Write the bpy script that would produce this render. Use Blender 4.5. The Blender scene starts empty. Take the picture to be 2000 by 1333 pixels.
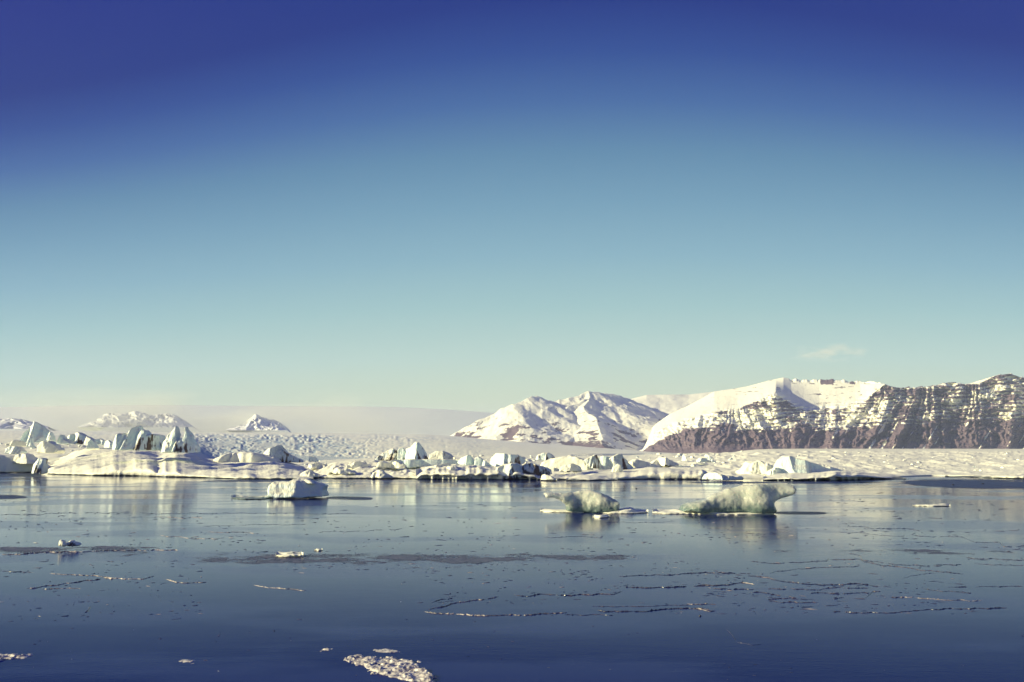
import bpy, math, random
import numpy as np
from math import radians as R

random.seed(7); rng = np.random.default_rng(7)
C = bpy.context.scene
COL = C.collection

# ------------------------------------------------------------------ camera
F = 1555.0; CX, CY, HOR = 1000.0, 666.5, 880.0
EYE = 6.0
PITCH = math.atan((HOR - CY) / F)
cam = bpy.data.cameras.new('camera'); co = bpy.data.objects.new('camera', cam); COL.objects.link(co)
cam.sensor_width = 36.0; cam.lens = 36.0 * F / 2000.0
cam.clip_start = 0.5; cam.clip_end = 90000
co.location = (0, 0, EYE); co.rotation_euler = (math.pi / 2 + PITCH, 0, 0)
C.camera = co
CP, SP = math.cos(PITCH), math.sin(PITCH)

# ------------------------------------------------------------------ sky and sun
SUN_EL, SUN_AZ = R(18), R(-96)           # azimuth from +Y, negative = to the left
w = bpy.data.worlds.new('World'); C.world = w; w.use_nodes = True
nt = w.node_tree; nt.nodes.clear()
def N(t, typ, **k):
    n = t.nodes.new(typ)
    for a, b in k.items(): setattr(n, a, b)
    return n
def MATH(t, op, a, b=None, c=None, clamp=False):
    n = N(t, 'ShaderNodeMath', operation=op); n.use_clamp = clamp
    for i, v in enumerate((a, b, c)):
        if v is None: continue
        if isinstance(v, (int, float)): n.inputs[i].default_value = v
        else: t.links.new(v, n.inputs[i])
    return n.outputs[0]
def srgb(c):
    return tuple((v / 255 / 12.92) if v / 255 <= 0.04045 else ((v / 255 + 0.055) / 1.055) ** 2.4 for v in c)
EXPO = 0.85
HAZE = 3.4e-5
SKYGAIN = 1.0 / 2 ** EXPO
def el_of(py): return math.degrees(PITCH + math.atan((CY - py) / F))
sky = N(nt, 'ShaderNodeTexSky', sky_type='NISHITA', sun_disc=False)
sky.sun_elevation = SUN_EL; sky.sun_rotation = SUN_AZ; sky.altitude = 50; sky.air_density = 1.0; sky.dust_density = 0.6; sky.ozone_density = 3.0
tc = N(nt, 'ShaderNodeTexCoord'); sx = N(nt, 'ShaderNodeSeparateXYZ'); nt.links.new(tc.outputs['Generated'], sx.inputs[0])
el = MATH(nt, 'MULTIPLY', MATH(nt, 'ARCSINE', sx.outputs[2]), 180 / math.pi)
az = MATH(nt, 'MULTIPLY', MATH(nt, 'ARCTAN2', sx.outputs[0], sx.outputs[1]), 180 / math.pi)
az2 = MATH(nt, 'MINIMUM', MATH(nt, 'POWER', MATH(nt, 'DIVIDE', MATH(nt, 'ABSOLUTE', MATH(nt, 'SUBTRACT', az, 4)), 36), 2.2), 1.3)
eff = MATH(nt, 'MULTIPLY', el, MATH(nt, 'ADD', MATH(nt, 'MULTIPLY', az2, 0.42), 1.0))
fac = MATH(nt, 'DIVIDE', eff, 45.0, clamp=True)
ramp = N(nt, 'ShaderNodeValToRGB'); nt.links.new(fac, ramp.inputs[0]); ramp.color_ramp.interpolation = 'LINEAR'
SKYC = [(-1.0, (221.6, 228.0, 185.6)), (el_of(840), (221.6, 228.0, 185.6)), (el_of(780), (209.6, 225.0, 189.6)), (el_of(700), (191.6, 218.9, 205.1)), (el_of(600), (164.0, 202.0, 201.6)), (el_of(500), (138.8, 181.6, 197.3)), (el_of(400), (116.8, 161.9, 186.9)), (el_of(300), (94.1, 139.8, 173.8)), (el_of(200), (62.9, 104.3, 163.7)), (el_of(100), (31.7, 70.9, 148.5)), (el_of(0), (1.6, 42.4, 132.6)), (44, (1.3, 33.1, 95.5))]
SKYC[-1] = (44, (4, 26, 134))
cr = ramp.color_ramp
while len(cr.elements) > 1: cr.elements.remove(cr.elements[-1])
for i, (e, c) in enumerate(SKYC):
    p = max(0.0, e / 45.0)
    el_ = cr.elements[0] if i == 0 else cr.elements.new(p)
    el_.position = p; el_.color = (*[v * SKYGAIN for v in srgb(c)], 1)
nb = N(nt, 'ShaderNodeBackground'); nt.links.new(sky.outputs[0], nb.inputs[0]); nb.inputs[1].default_value = 0.05
rb = N(nt, 'ShaderNodeBackground'); nt.links.new(ramp.outputs[0], rb.inputs[0]); rb.inputs[1].default_value = 1.0
mx = N(nt, 'ShaderNodeMixShader'); mx.inputs[0].default_value = 0.94
nt.links.new(nb.outputs[0], mx.inputs[1]); nt.links.new(rb.outputs[0], mx.inputs[2])
wo = N(nt, 'ShaderNodeOutputWorld'); nt.links.new(mx.outputs[0], wo.inputs[0])

sl = bpy.data.lights.new('sun', 'SUN'); sl.energy = 4.8; sl.angle = R(0.5); sl.color = (1.0, 0.90, 0.53)
so = bpy.data.objects.new('sun', sl); COL.objects.link(so)
sd = (math.sin(SUN_AZ) * math.cos(SUN_EL), math.cos(SUN_AZ) * math.cos(SUN_EL), math.sin(SUN_EL))
from mathutils import Vector
so.rotation_euler = Vector(sd).to_track_quat('Z', 'Y').to_euler()
C.view_settings.view_transform = 'Standard'; C.view_settings.look = 'None'
C.view_settings.exposure = EXPO; C.view_settings.gamma = 1.0; C.view_settings.use_curve_mapping = False
C.cycles.use_denoising = True
C.cycles.max_bounces = 8; C.cycles.volume_bounces = 1; C.cycles.transparent_max_bounces = 8

# ------------------------------------------------------------------ picture <-> place
def PX(px, py, Y):
    """world point at depth Y seen at photo pixel (px, py); arrays allowed"""
    u = (np.asarray(px, float) - CX) / F; v = (CY - np.asarray(py, float)) / F
    dy = CP - v * SP; dz = SP + v * CP
    Y = np.asarray(Y, float)
    return np.stack(np.broadcast_arrays(u / dy * Y, Y, EYE + dz / dy * Y), -1)
def WY(py, z=0.0):
    """depth at which the plane z is seen at row py (below the horizon)"""
    v = (CY - np.asarray(py, float)) / F
    return (z - EYE) * (CP - v * SP) / (SP + v * CP)
def PYOF(z, Y):
    t = (np.asarray(z, float) - EYE) / np.asarray(Y, float)   # dz/dy
    v = (t * CP - SP) / (CP + t * SP)
    return CY - v * F
def ip(x, pts):
    a = np.array(pts, float); return np.interp(x, a[:, 0], a[:, 1])
def ips(x, pts, w=20.0):
    return sum(ip(np.asarray(x, float) + o * w, pts) * k for o, k in ((-1.5, .08), (-1, .14), (-.5, .18), (0, .2), (.5, .18), (1, .14), (1.5, .08)))
def sstep(a, b, x):
    t = np.clip((np.asarray(x, float) - a) / (b - a), 0, 1); return t * t * (3 - 2 * t)

# ------------------------------------------------------------------ noise
def _h(ix, iy, iz, seed):
    n = (ix.astype(np.int64) * 374761393 + iy.astype(np.int64) * 668265263 + iz.astype(np.int64) * 2147483647 + seed * 974711) & 0xffffffff
    n = ((n ^ (n >> 13)) * 1274126177) & 0xffffffff
    n = ((n ^ (n >> 16)) * 2246822519) & 0xffffffff
    return ((n ^ (n >> 15)) & 0xffff) / 32767.5 - 1.0
def noise(x, y, z=0.0, seed=0):
    x, y, z = np.broadcast_arrays(np.asarray(x, float), np.asarray(y, float), np.asarray(z, float))
    ix, iy, iz = np.floor(x), np.floor(y), np.floor(z)
    fx, fy, fz = x - ix, y - iy, z - iz
    fx = fx * fx * (3 - 2 * fx); fy = fy * fy * (3 - 2 * fy); fz = fz * fz * (3 - 2 * fz)
    r = 0
    flat = not np.any(z)
    for a in (0, 1):
        for b in (0, 1):
            wa = (fx if a else 1 - fx) * (fy if b else 1 - fy)
            if flat: r = r + wa * _h(ix + a, iy + b, iz, seed)
            else: r = r + wa * ((1 - fz) * _h(ix + a, iy + b, iz, seed) + fz * _h(ix + a, iy + b, iz + 1, seed))
    return r
def fbm(x, y, z=0.0, o=4, seed=0, g=0.5):
    r = 0; a = 1.0; f = 1.0
    for i in range(o):
        r = r + a * noise(np.asarray(x) * f + 17.3 * i, np.asarray(y) * f + 5.1 * i, np.asarray(z) * f, seed + i); a *= g; f *= 2.03
    return r
def ridged(x, y, o=4, seed=0):
    r = 0; a = 1.0; f = 1.0
    for i in range(o):
        r = r + a * (1 - 2 * np.abs(noise(np.asarray(x) * f + 9.7 * i, np.asarray(y) * f, 0, seed + i))); a *= 0.5; f *= 2.1
    return r

# ------------------------------------------------------------------ materials
def ramp_node(t, fac, stops):
    n = N(t, 'ShaderNodeValToRGB'); t.links.new(fac, n.inputs[0]); e = n.color_ramp.elements
    e[0].position, e[0].color = stops[0][0], (*stops[0][1], 1)
    e[1].position, e[1].color = stops[-1][0], (*stops[-1][1], 1)
    for p, c in stops[1:-1]:
        k = e.new(p); k.color = (*c, 1)
    return n.outputs[0]
def nz(t, vec, scale, detail=4, rough=0.55, mp=None):
    if mp is not None:
        m = N(t, 'ShaderNodeMapping'); m.inputs['Scale'].default_value = mp[0]
        if len(mp) > 1: m.inputs['Rotation'].default_value = mp[1]
        t.links.new(vec, m.inputs[0]); vec = m.outputs[0]
    n = N(t, 'ShaderNodeTexNoise'); n.inputs['Scale'].default_value = scale; n.inputs['Detail'].default_value = detail
    n.inputs['Roughness'].default_value = rough; t.links.new(vec, n.inputs['Vector']); return n.outputs[0]
def mixc(t, f, a, b):
    n = N(t, 'ShaderNodeMix', data_type='RGBA')
    for s, v in ((n.inputs[0], f), (n.inputs[6], a), (n.inputs[7], b)):
        if isinstance(v, (int, float)): s.default_value = v
        elif isinstance(v, tuple): s.default_value = (*v, 1)
        else: t.links.new(v, s)
    return n.outputs[2]
def mapr(t, v, a, b, c=0.0, d=1.0):
    n = N(t, 'ShaderNodeMapRange'); t.links.new(v, n.inputs[0])
    for i, k in enumerate((a, b, c, d)): n.inputs[i + 1].default_value = k
    return n.outputs[0]
def mat(name):
    m = bpy.data.materials.new(name); m.use_nodes = True; t = m.node_tree; t.nodes.clear()
    b = N(t, 'ShaderNodeBsdfPrincipled'); o = N(t, 'ShaderNodeOutputMaterial'); t.links.new(b.outputs[0], o.inputs[0])
    b.inputs['Roughness'].default_value = 0.6
    return m, t, b
def bump(t, b, h, dist, strength=1.0):
    n = N(t, 'ShaderNodeBump'); n.inputs['Distance'].default_value = dist; n.inputs['Strength'].default_value = strength
    t.links.new(h, n.inputs['Height']); t.links.new(n.outputs[0], b.inputs['Normal']); return n

SNOWC = (0.88, 0.87, 0.72)
def mk_snow(name, scale=1.0, dist=0.12, dirt=0.0, wet=True):
    m, t, b = mat(name); g = N(t, 'ShaderNodeNewGeometry'); P = g.outputs['Position']
    n1 = nz(t, P, 0.25 * scale, 5)
    c = mixc(t, mapr(t, n1, 0.3, 0.7), (0.84, 0.83, 0.71), SNOWC)
    sep = N(t, 'ShaderNodeSeparateXYZ'); t.links.new(P, sep.inputs[0]); z = sep.outputs[2]
    if dirt > 0:
        n2 = nz(t, P, 0.9 * scale, 6, 0.65)
        c = mixc(t, mapr(t, n2, 0.62 - dirt * 0.2, 0.72 - dirt * 0.12), c, (0.10, 0.075, 0.06))
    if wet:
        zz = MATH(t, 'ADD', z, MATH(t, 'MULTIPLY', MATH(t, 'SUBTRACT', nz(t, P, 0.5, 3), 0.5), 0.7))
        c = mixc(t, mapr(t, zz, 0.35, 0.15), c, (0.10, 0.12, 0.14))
    t.links.new(c, b.inputs['Base Color'])
    h = MATH(t, 'ADD', nz(t, P, 1.2 * scale, 6, 0.6), MATH(t, 'MULTIPLY', nz(t, P, 0.5 * scale, 4, 0.5, ((1, 3.5, 1), (0, 0, 0.25))), 1.2))
    bump(t, b, h, dist); b.inputs['Roughness'].default_value = 0.65
    return m
def mk_ice(name, dirt=0.0, tint=(0.68, 0.83, 0.79)):
    m, t, b = mat(name); g = N(t, 'ShaderNodeNewGeometry'); P = g.outputs['Position']
    sn = N(t, 'ShaderNodeSeparateXYZ'); t.links.new(g.outputs['Normal'], sn.inputs[0])
    sp = N(t, 'ShaderNodeSeparateXYZ'); t.links.new(P, sp.inputs[0])
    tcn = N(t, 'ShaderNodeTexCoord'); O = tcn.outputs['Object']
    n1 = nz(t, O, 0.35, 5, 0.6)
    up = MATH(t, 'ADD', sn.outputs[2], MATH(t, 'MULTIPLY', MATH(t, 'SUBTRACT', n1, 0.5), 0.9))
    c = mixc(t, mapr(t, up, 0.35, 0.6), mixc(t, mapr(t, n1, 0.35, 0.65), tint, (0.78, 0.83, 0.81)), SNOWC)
    if dirt > 0:
        n2 = nz(t, O, 0.55, 5, 0.6, ((1.6, 1.6, 0.28), (0.1, 0.35, 0)))
        n3 = nz(t, O, 0.18, 3, 0.5)
        dd = MATH(t, 'ADD', n2, MATH(t, 'MULTIPLY', MATH(t, 'SUBTRACT', n3, 0.5), 1.0))
        dk = mapr(t, dd, 0.66 - dirt * 0.22, 0.72 - dirt * 0.20)
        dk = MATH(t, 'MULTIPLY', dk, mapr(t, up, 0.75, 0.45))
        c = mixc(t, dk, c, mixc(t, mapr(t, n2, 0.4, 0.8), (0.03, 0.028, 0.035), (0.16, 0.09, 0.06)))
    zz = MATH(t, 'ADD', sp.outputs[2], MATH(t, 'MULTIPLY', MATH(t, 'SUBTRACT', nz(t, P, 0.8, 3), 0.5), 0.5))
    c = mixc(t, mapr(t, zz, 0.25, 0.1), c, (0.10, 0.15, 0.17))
    t.links.new(c, b.inputs['Base Color'])
    h = MATH(t, 'ADD', nz(t, O, 1.3, 6, 0.62), MATH(t, 'MULTIPLY', nz(t, O, 0.9, 4, 0.5, ((1.5, 1.5, 0.3),)), 1.0))
    bump(t, b, h, 0.26); b.inputs['Roughness'].default_value = 0.42
    return m
def mk_glassy():
    m, t, b = mat('pitted_clear_ice'); tcn = N(t, 'ShaderNodeTexCoord'); O = tcn.outputs['Object']
    v = N(t, 'ShaderNodeTexVoronoi'); v.inputs['Scale'].default_value = 5.0; t.links.new(O, v.inputs['Vector'])
    n1 = nz(t, O, 1.1, 5, 0.6)
    sp = N(t, 'ShaderNodeSeparateXYZ'); t.links.new(O, sp.inputs[0])
    c = mixc(t, mapr(t, n1, 0.3, 0.7), (0.72, 0.77, 0.68), (0.90, 0.89, 0.76))
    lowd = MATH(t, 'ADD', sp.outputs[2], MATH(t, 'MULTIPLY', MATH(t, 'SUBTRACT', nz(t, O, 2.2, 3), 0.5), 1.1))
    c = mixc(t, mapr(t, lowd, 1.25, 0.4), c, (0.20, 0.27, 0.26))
    t.links.new(c, b.inputs['Base Color']); b.inputs['Roughness'].default_value = 0.22
    b.inputs['Transmission Weight'].default_value = 0.35; b.inputs['IOR'].default_value = 1.31
    b.inputs['Subsurface Weight'].default_value = 0.7; b.inputs['Subsurface Radius'].default_value = (0.8, 0.9, 0.9); b.inputs['Subsurface Scale'].default_value = 0.7
    h = MATH(t, 'ADD', MATH(t, 'MULTIPLY', v.outputs['Distance'], 0.8), nz(t, O, 7, 5, 0.65))
    bump(t, b, h, 0.035); return m
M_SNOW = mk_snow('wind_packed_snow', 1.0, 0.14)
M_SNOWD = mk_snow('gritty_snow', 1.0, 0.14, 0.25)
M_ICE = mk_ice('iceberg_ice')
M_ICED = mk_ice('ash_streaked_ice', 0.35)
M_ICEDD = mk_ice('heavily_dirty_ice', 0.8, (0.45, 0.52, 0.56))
M_GLASS = mk_glassy()

# ------------------------------------------------------------------ object helpers
def mesh_np(name, V, Q, m, smooth=True, attrs=None):
    me = bpy.data.meshes.new(name); V = np.asarray(V, np.float32).reshape(-1, 3); Q = np.asarray(Q, np.int32)
    k = Q.shape[1]
    me.vertices.add(len(V)); me.vertices.foreach_set('co', V.ravel())
    me.loops.add(Q.size); me.loops.foreach_set('vertex_index', Q.ravel())
    me.polygons.add(len(Q)); me.polygons.foreach_set('loop_start', np.arange(0, Q.size, k, dtype=np.int32))
    me.polygons.foreach_set('use_smooth', np.full(len(Q), smooth))
    for an, av in (attrs or {}).items():
        a = me.attributes.new(an, 'FLOAT', 'POINT'); a.data.foreach_set('value', np.asarray(av, np.float32).ravel())
    me.materials.append(m); me.update(calc_edges=True); me.validate(); return me
def put(name, me, loc=(0, 0, 0), parent=None, rz=0, sc=None):
    o = bpy.data.objects.new(name, me); COL.objects.link(o); o.location = loc; o.rotation_euler = (0, 0, rz)
    if sc is not None: o.scale = sc
    if parent: o.parent = parent
    return o
def tag(o, label=None, cat=None, group=None, kind=None):
    for k, v in (('label', label), ('category', cat), ('group', group), ('kind', kind)):
        if v: o[k] = v
    return o
def grid_faces(nr, nc):
    i = np.arange(nr * nc).reshape(nr, nc)
    return np.stack([i[:-1, :-1], i[:-1, 1:], i[1:, 1:], i[1:, :-1]], -1).reshape(-1, 4)
def sheet(name, P, m, attrs=None, smooth=True, parent=None):
    """P: (rows, cols, 3), front row first -> faces look up / at the viewer"""
    me = mesh_np(name, P, grid_faces(P.shape[0], P.shape[1]), m, smooth, attrs)
    return put(name, me, parent=parent)

# ------------------------------------------------------------------ water
def mk_water():
    m, t, b = mat('skim_ice_water'); g = N(t, 'ShaderNodeNewGeometry'); P = g.outputs['Position']
    n1 = nz(t, P, 0.06, 6, 0.6, ((0.5, 1.4, 1),))
    film = mapr(t, n1, 0.47, 0.54)
    c = mixc(t, film, (0.001, 0.004, 0.110), (0.006, 0.012, 0.135)); t.links.new(c, b.inputs['Base Color'])
    t.links.new(mapr(t, film, 0, 1, 0.05, 0.17), b.inputs['Roughness']); spw = N(t, 'ShaderNodeSeparateXYZ'); t.links.new(P, spw.inputs[0])
    dist_ = MATH(t, 'ADD', spw.outputs[1], MATH(t, 'MULTIPLY', MATH(t, 'SUBTRACT', nz(t, P, 0.05, 5, 0.6), 0.5), 22))
    t.links.new(MATH(t, 'ADD', MATH(t, 'ADD', mapr(t, dist_, 20, 60, 1.068, 1.19), mapr(t, dist_, 50, 100, 0.0, 0.34)), MATH(t, 'MULTIPLY', film, 0.025)), b.inputs['IOR'])
    h = MATH(t, 'ADD', nz(t, P, 9.0, 4, 0.6, ((0.5, 1.6, 1),)), MATH(t, 'MULTIPLY', nz(t, P, 1.3, 4, 0.6, ((0.4, 1.5, 1),)), 1.5))
    bump(t, b, h, 0.0025); return m
M_WATER = mk_water()
xs = np.array([-900, -300, -60, 0, 60, 300, 900.0]); ys = np.array([-60, 0, 20, 60, 150, 400, 1500.0])
gx, gy = np.meshgrid(xs, ys); water = sheet('water', np.stack([gx, gy, gx * 0], -1), M_WATER); tag(water, 'dark blue lagoon filmed with thin new ice', kind='structure')

# wind-ruffled open leads between the film ice, and painted iceberg shadows
def mk_lead_shadow():
    m, t, b = mat('open_water_and_shadow'); g = N(t, 'ShaderNodeNewGeometry'); P = g.outputs['Position']
    b.inputs['Base Color'].default_value = (0.003, 0.008, 0.10, 1); b.inputs['IOR'].default_value = 1.07; b.inputs['Roughness'].default_value = 0.28
    n1 = nz(t, P, 1.5, 5, 0.7, ((0.4, 1.2, 1),)); bump(t, b, n1, 0.22)
    a = N(t, 'ShaderNodeAttribute'); a.attribute_name = 'cover'
    t.links.new(mapr(t, MATH(t, 'ADD', a.outputs['Fac'], MATH(t, 'MULTIPLY', MATH(t, 'SUBTRACT', nz(t, P, 0.25, 6, 0.65, ((0.25, 1, 1),)), 0.5), 2.2)), 0.35, 0.75), b.inputs['Alpha']); return m
M_LEAD_SHADOW = mk_lead_shadow(); LEADS_SHADOWS = []
def lead(px0, px1, top, bot, label, cov=0.9):  # also lays the painted shadow streaks beside the icebergs
    pxs = np.linspace(px0, px1, 80); T = np.linspace(0, 1, 14); A, S = np.meshgrid(pxs, T)
    py = ip(A, bot) + (ip(A, top) - ip(A, bot)) * S; P = PX(A, py, WY(py)); P[..., 2] = 0.004
    e = (px1 - px0) * 0.2
    u_ = (A - px0) / (px1 - px0); lens = np.minimum(1, 2.2 * np.sqrt(np.clip(u_ * (1 - u_), 0, 1))); c = cov * np.clip(1 - (np.abs(S - 0.5) * 2 / np.maximum(lens, 0.02)) ** 2, 0, 1) * sstep(0, 0.12, u_) * (sstep(1, 0.88, u_) if px1 < 2100 else 1) * 1.05
    o = sheet('lead_or_shadow', P, M_LEAD_SHADOW, {'cover': c}); tag(o, label, kind='structure'); LEADS_SHADOWS.append(o)
lead(1735, 2200, [(1735, 934), (2200, 933)], [(1735, 950), (1900, 958), (2200, 962)], 'dark ruffled lead below the right shore', 1.0)
lead(380, 640, [(380, 937), (640, 937)], [(380, 943), (640, 942)], 'dark narrow lead below the long snow mound')
lead(-60, 60, [(-60, 964), (60, 966)], [(-60, 979), (60, 977)], 'dark lead at the left edge', 0.8)
lead(1330, 1700, [(1330, 940), (1700, 941)], [(1330, 946), (1700, 946)], 'thin dark lead under the right shelf', 0.8)
lead(630, 735, [(630, 969), (735, 970)], [(630, 978), (735, 979)], 'painted shadow streak right of the round iceberg', 0.9)  # cast shadow of the round iceberg, painted as a dark sheet
lead(1505, 1620, [(1505, 997), (1620, 999)], [(1505, 1006), (1620, 1007)], 'painted shadow streak right of the whale shaped iceberg', 0.9)  # the whale shaped iceberg's cast shadow, laid on as a dark sheet

# ------------------------------------------------------------------ far land: glacier, snow field, ice cap
def mk_land(name, a, bcol, scale, bdist, attr=True):
    m, t, b = mat(name); g = N(t, 'ShaderNodeNewGeometry'); P = g.outputs['Position']
    c = a
    if attr:
        at_ = N(t, 'ShaderNodeAttribute'); at_.attribute_name = 'blue'
        c = mixc(t, at_.outputs['Fac'], a, bcol)
    if isinstance(c, tuple): b.inputs['Base Color'].default_value = (*c, 1)
    else: t.links.new(c, b.inputs['Base Color'])
    bump(t, b, nz(t, P, scale, 5, 0.6), bdist); return m
M_GLAC = mk_land('crevassed_glacier', (0.86, 0.85, 0.71), (0.34, 0.44, 0.52), 0.06, 1.5)
M_FIELD = mk_snow('snow_on_lagoon_ice', 0.7, 0.18, 0.0, wet=False)
M_CAP = mk_land('ice_cap_snow', (0.84, 0.88, 0.72), (0.5, 0.56, 0.55), 0.002, 12.0)

FOOT = [(-400, 921), (65, 921), (75, 925), (90, 927), (200, 929), (350, 932), (480, 935), (600, 935), (620, 932), (770, 933), (820, 935), (1050, 936), (1380, 936),
        (1500, 936), (1640, 936), (1765, 933), (1810, 930.5), (1850, 931), (1920, 932), (1980, 934), (2400, 935)]
FTOP = [(-400, 868), (60, 866), (250, 868), (370, 872), (400, 896), (560, 902), (620, 900), (760, 894), (900, 889), (1000, 889), (1100, 893), (1290, 888), (1340, 886), (1420, 886),
        (1450, 881), (1480, 877.6), (1560, 876.8), (1900, 877), (2400, 878)]
def field_pt(px, s):
    """s 0 = shoreline, 1 = far top edge of the snowy field"""
    px = np.asarray(px, float); s = np.asarray(s, float)
    py0 = ips(px, FOOT, 14); Y0 = WY(py0) + 3
    Y1 = 430.0 + 0 * px
    py1 = ips(px, FTOP, 22)
    z1 = PX(px, py1, Y1)[..., 2]
    k = s ** 1.25
    Y = Y0 + (Y1 - Y0) * k
    z = 0.25 + (z1 - 0.25) * (0.75 * s + 0.25 * sstep(0, 1, s)) ** 1.0 * 1.0
    return px, Y, z
def field_world(px, s):
    px, Y, z = field_pt(px, s)
    py = PYOF(z, Y); return PX(px, py, Y)
pxs = np.arange(-300, 2301, 2.0); ss = np.linspace(-0.02, 1.0, 150)
A, S = np.meshgrid(pxs, ss)
P = field_world(A, np.clip(S, 0, 1))
P[0, :, 2] = -0.4
hum = fbm(P[..., 0] * 0.22, P[..., 1] * 0.12, 0, 4, 3) * 0.22 + np.maximum(0, fbm(P[..., 0] * 0.35, P[..., 1] * 0.12, 0, 3, 9)) * (0.12 + 0.4 * sstep(1250, 1400, A))
env = sstep(0, 0.1, S) * (1 - 0.9 * sstep(0.72, 0.86, S) * sstep(1380, 1480, A))
P[..., 2] += hum * env
back = P[-1:].copy(); back[..., 1] += 60; back[..., 2] -= 9
P = np.concatenate([P, back], 0)
fld = sheet('snow_field', P, M_FIELD); tag(fld, 'snow covered lagoon ice behind the shoreline', kind='structure')

# glacier
GT = [(-400, 843), (0, 841), (370, 845), (600, 845), (860, 849), (880, 852), (950, 858), (1080, 867), (1200, 877), (1300, 884), (1360, 887), (1500, 890), (2400, 892)]
pxs = np.arange(-500, 1700, 1.8); ss = np.linspace(0, 1, 190)
A, S = np.meshgrid(pxs, ss)
top = ips(A, GT, 35); bot = np.maximum(ips(A, FTOP, 22), top) + 5
pyg = bot + (top - bot) * S
Yg = 420 * (6500 / 420.0) ** (S ** 0.9)
n = fbm(A / 4.6, S * 24, 0, 3, 21) * (0.75 + 0.5 * fbm(A / 40, S * 5, 0, 2, 23)); n2 = fbm(A / 60, S * 4, 0, 3, 31)
rough = sstep(880, 600, A + n2 * 60) * 0.75 + 0.25
rough *= (1 - 0.75 * sstep(400, 330, A)) * sstep(1.0, 0.86, S) * (1 - 0.85 * sstep(930, 1010, A + n2 * 30))
dpy = n * 1.25 * rough + 0.4 * n2
pyg2 = pyg - dpy
Pg = PX(A, pyg2, Yg)
blue = np.clip(sstep(0.1, -0.5, n) * 0.9 * rough + 0.35 * sstep(760, 560, A + n2 * 80) * sstep(330, 420, A) * sstep(0.95, 0.7, S), 0, 1)  # blue shade of the rubble and its hollows, painted into the colour
backg = Pg[-1:].copy(); backg[..., 1] += 2000; backg[..., 2] -= 40
Pg = np.concatenate([Pg, backg], 0); blue = np.concatenate([blue, blue[-1:] * 0], 0)
gl = sheet('glacier', Pg, M_GLAC, {'blue': blue}); tag(gl, 'crevassed glacier tongue rising behind the lagoon', kind='structure')

# ice cap, far behind
def far_sheet(name, pts_top, py_bot, Y0, Y1, px0, px1, m, bluef, seed, rough=2.0, step=2.5, rows=60, scale=14, label='', yj=0.16):
    pxs = np.arange(px0, px1, step); ss = np.linspace(0, 1, rows); A, S = np.meshgrid(pxs, ss)
    top = ips(A, pts_top, 40 if px1 - px0 > 800 else 1.5); pb = np.maximum(py_bot, top + 0.1)
    env = np.sin(np.pi * np.clip(S, 0, 1) * 0.5 + 0) * sstep(1.05, 0.9, S)
    amt = np.minimum(1, (pb - top) / 12)
    py = pb + (top - pb) * (S ** 0.85) - fbm(A / scale, S * 5, 0, 4, seed) * rough * env * amt
    Y = Y0 + (Y1 - Y0) * S + fbm(A / scale / 1.5, S * 3, 0, 4, seed + 5) * (Y1 - Y0) * yj * amt
    P = PX(A, py, Y); b_ = P[-1:].copy(); b_[..., 1] += (Y1 - Y0) * 0.5; b_[..., 2] -= (Y1 - Y0) * 0.25 * 0 + 60
    at_ = np.clip(bluef(A, S, fbm(A / scale * 2, S * 9, 0, 3, seed + 9)), 0, 1)
    P = np.concatenate([P, b_], 0); at_ = np.concatenate([at_, at_[-1:]], 0)
    o = sheet(name, P, m, {'blue': at_}); tag(o, label, kind='structure'); return o
far_sheet('ice_cap', [(-600, 800), (0, 796), (120, 793), (300, 791), (560, 794), (730, 794), (860, 799), (950, 806), (1100, 815), (1300, 830)], 872, 8500, 13500, -600, 1300, M_CAP,
          lambda A, S, n: 0.12 + 0 * A, 50, 0.25, 3, 50, 120, 'pale smooth ice cap on the horizon', yj=0.006)
ROCKH = (0.16, 0.15, 0.19)
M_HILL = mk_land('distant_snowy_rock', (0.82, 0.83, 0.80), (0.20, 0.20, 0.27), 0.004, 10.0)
far_sheet('distant_hill', [(150, 835), (185, 822), (203, 808), (225, 807), (240, 810), (262, 804), (280, 805), (292, 811), (300, 810), (325, 807), (345, 812), (355, 820), (375, 834)], 835, 8200, 8800, 150, 376, M_HILL,
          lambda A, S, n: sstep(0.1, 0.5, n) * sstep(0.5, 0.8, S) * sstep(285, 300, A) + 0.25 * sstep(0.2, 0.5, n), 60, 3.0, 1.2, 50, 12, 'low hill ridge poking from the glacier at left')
far_sheet('distant_hill', [(440, 840), (475, 828), (492, 814), (500, 809), (510, 814), (524, 820), (534, 819), (545, 824), (552, 834), (560, 841)], 841, 7600, 8300, 440, 561, M_HILL,
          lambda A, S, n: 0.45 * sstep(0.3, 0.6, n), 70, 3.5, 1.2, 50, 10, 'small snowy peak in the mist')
far_sheet('distant_hill', [(-300, 812), (-60, 812), (0, 819), (20, 817), (38, 818), (60, 824), (95, 834)], 838, 7500, 8000, -300, 96, M_HILL,
          lambda A, S, n: 0.35 + 0 * A, 80, 1.5, 2, 40, 16, 'blue shaded hill at the left edge')

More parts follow.
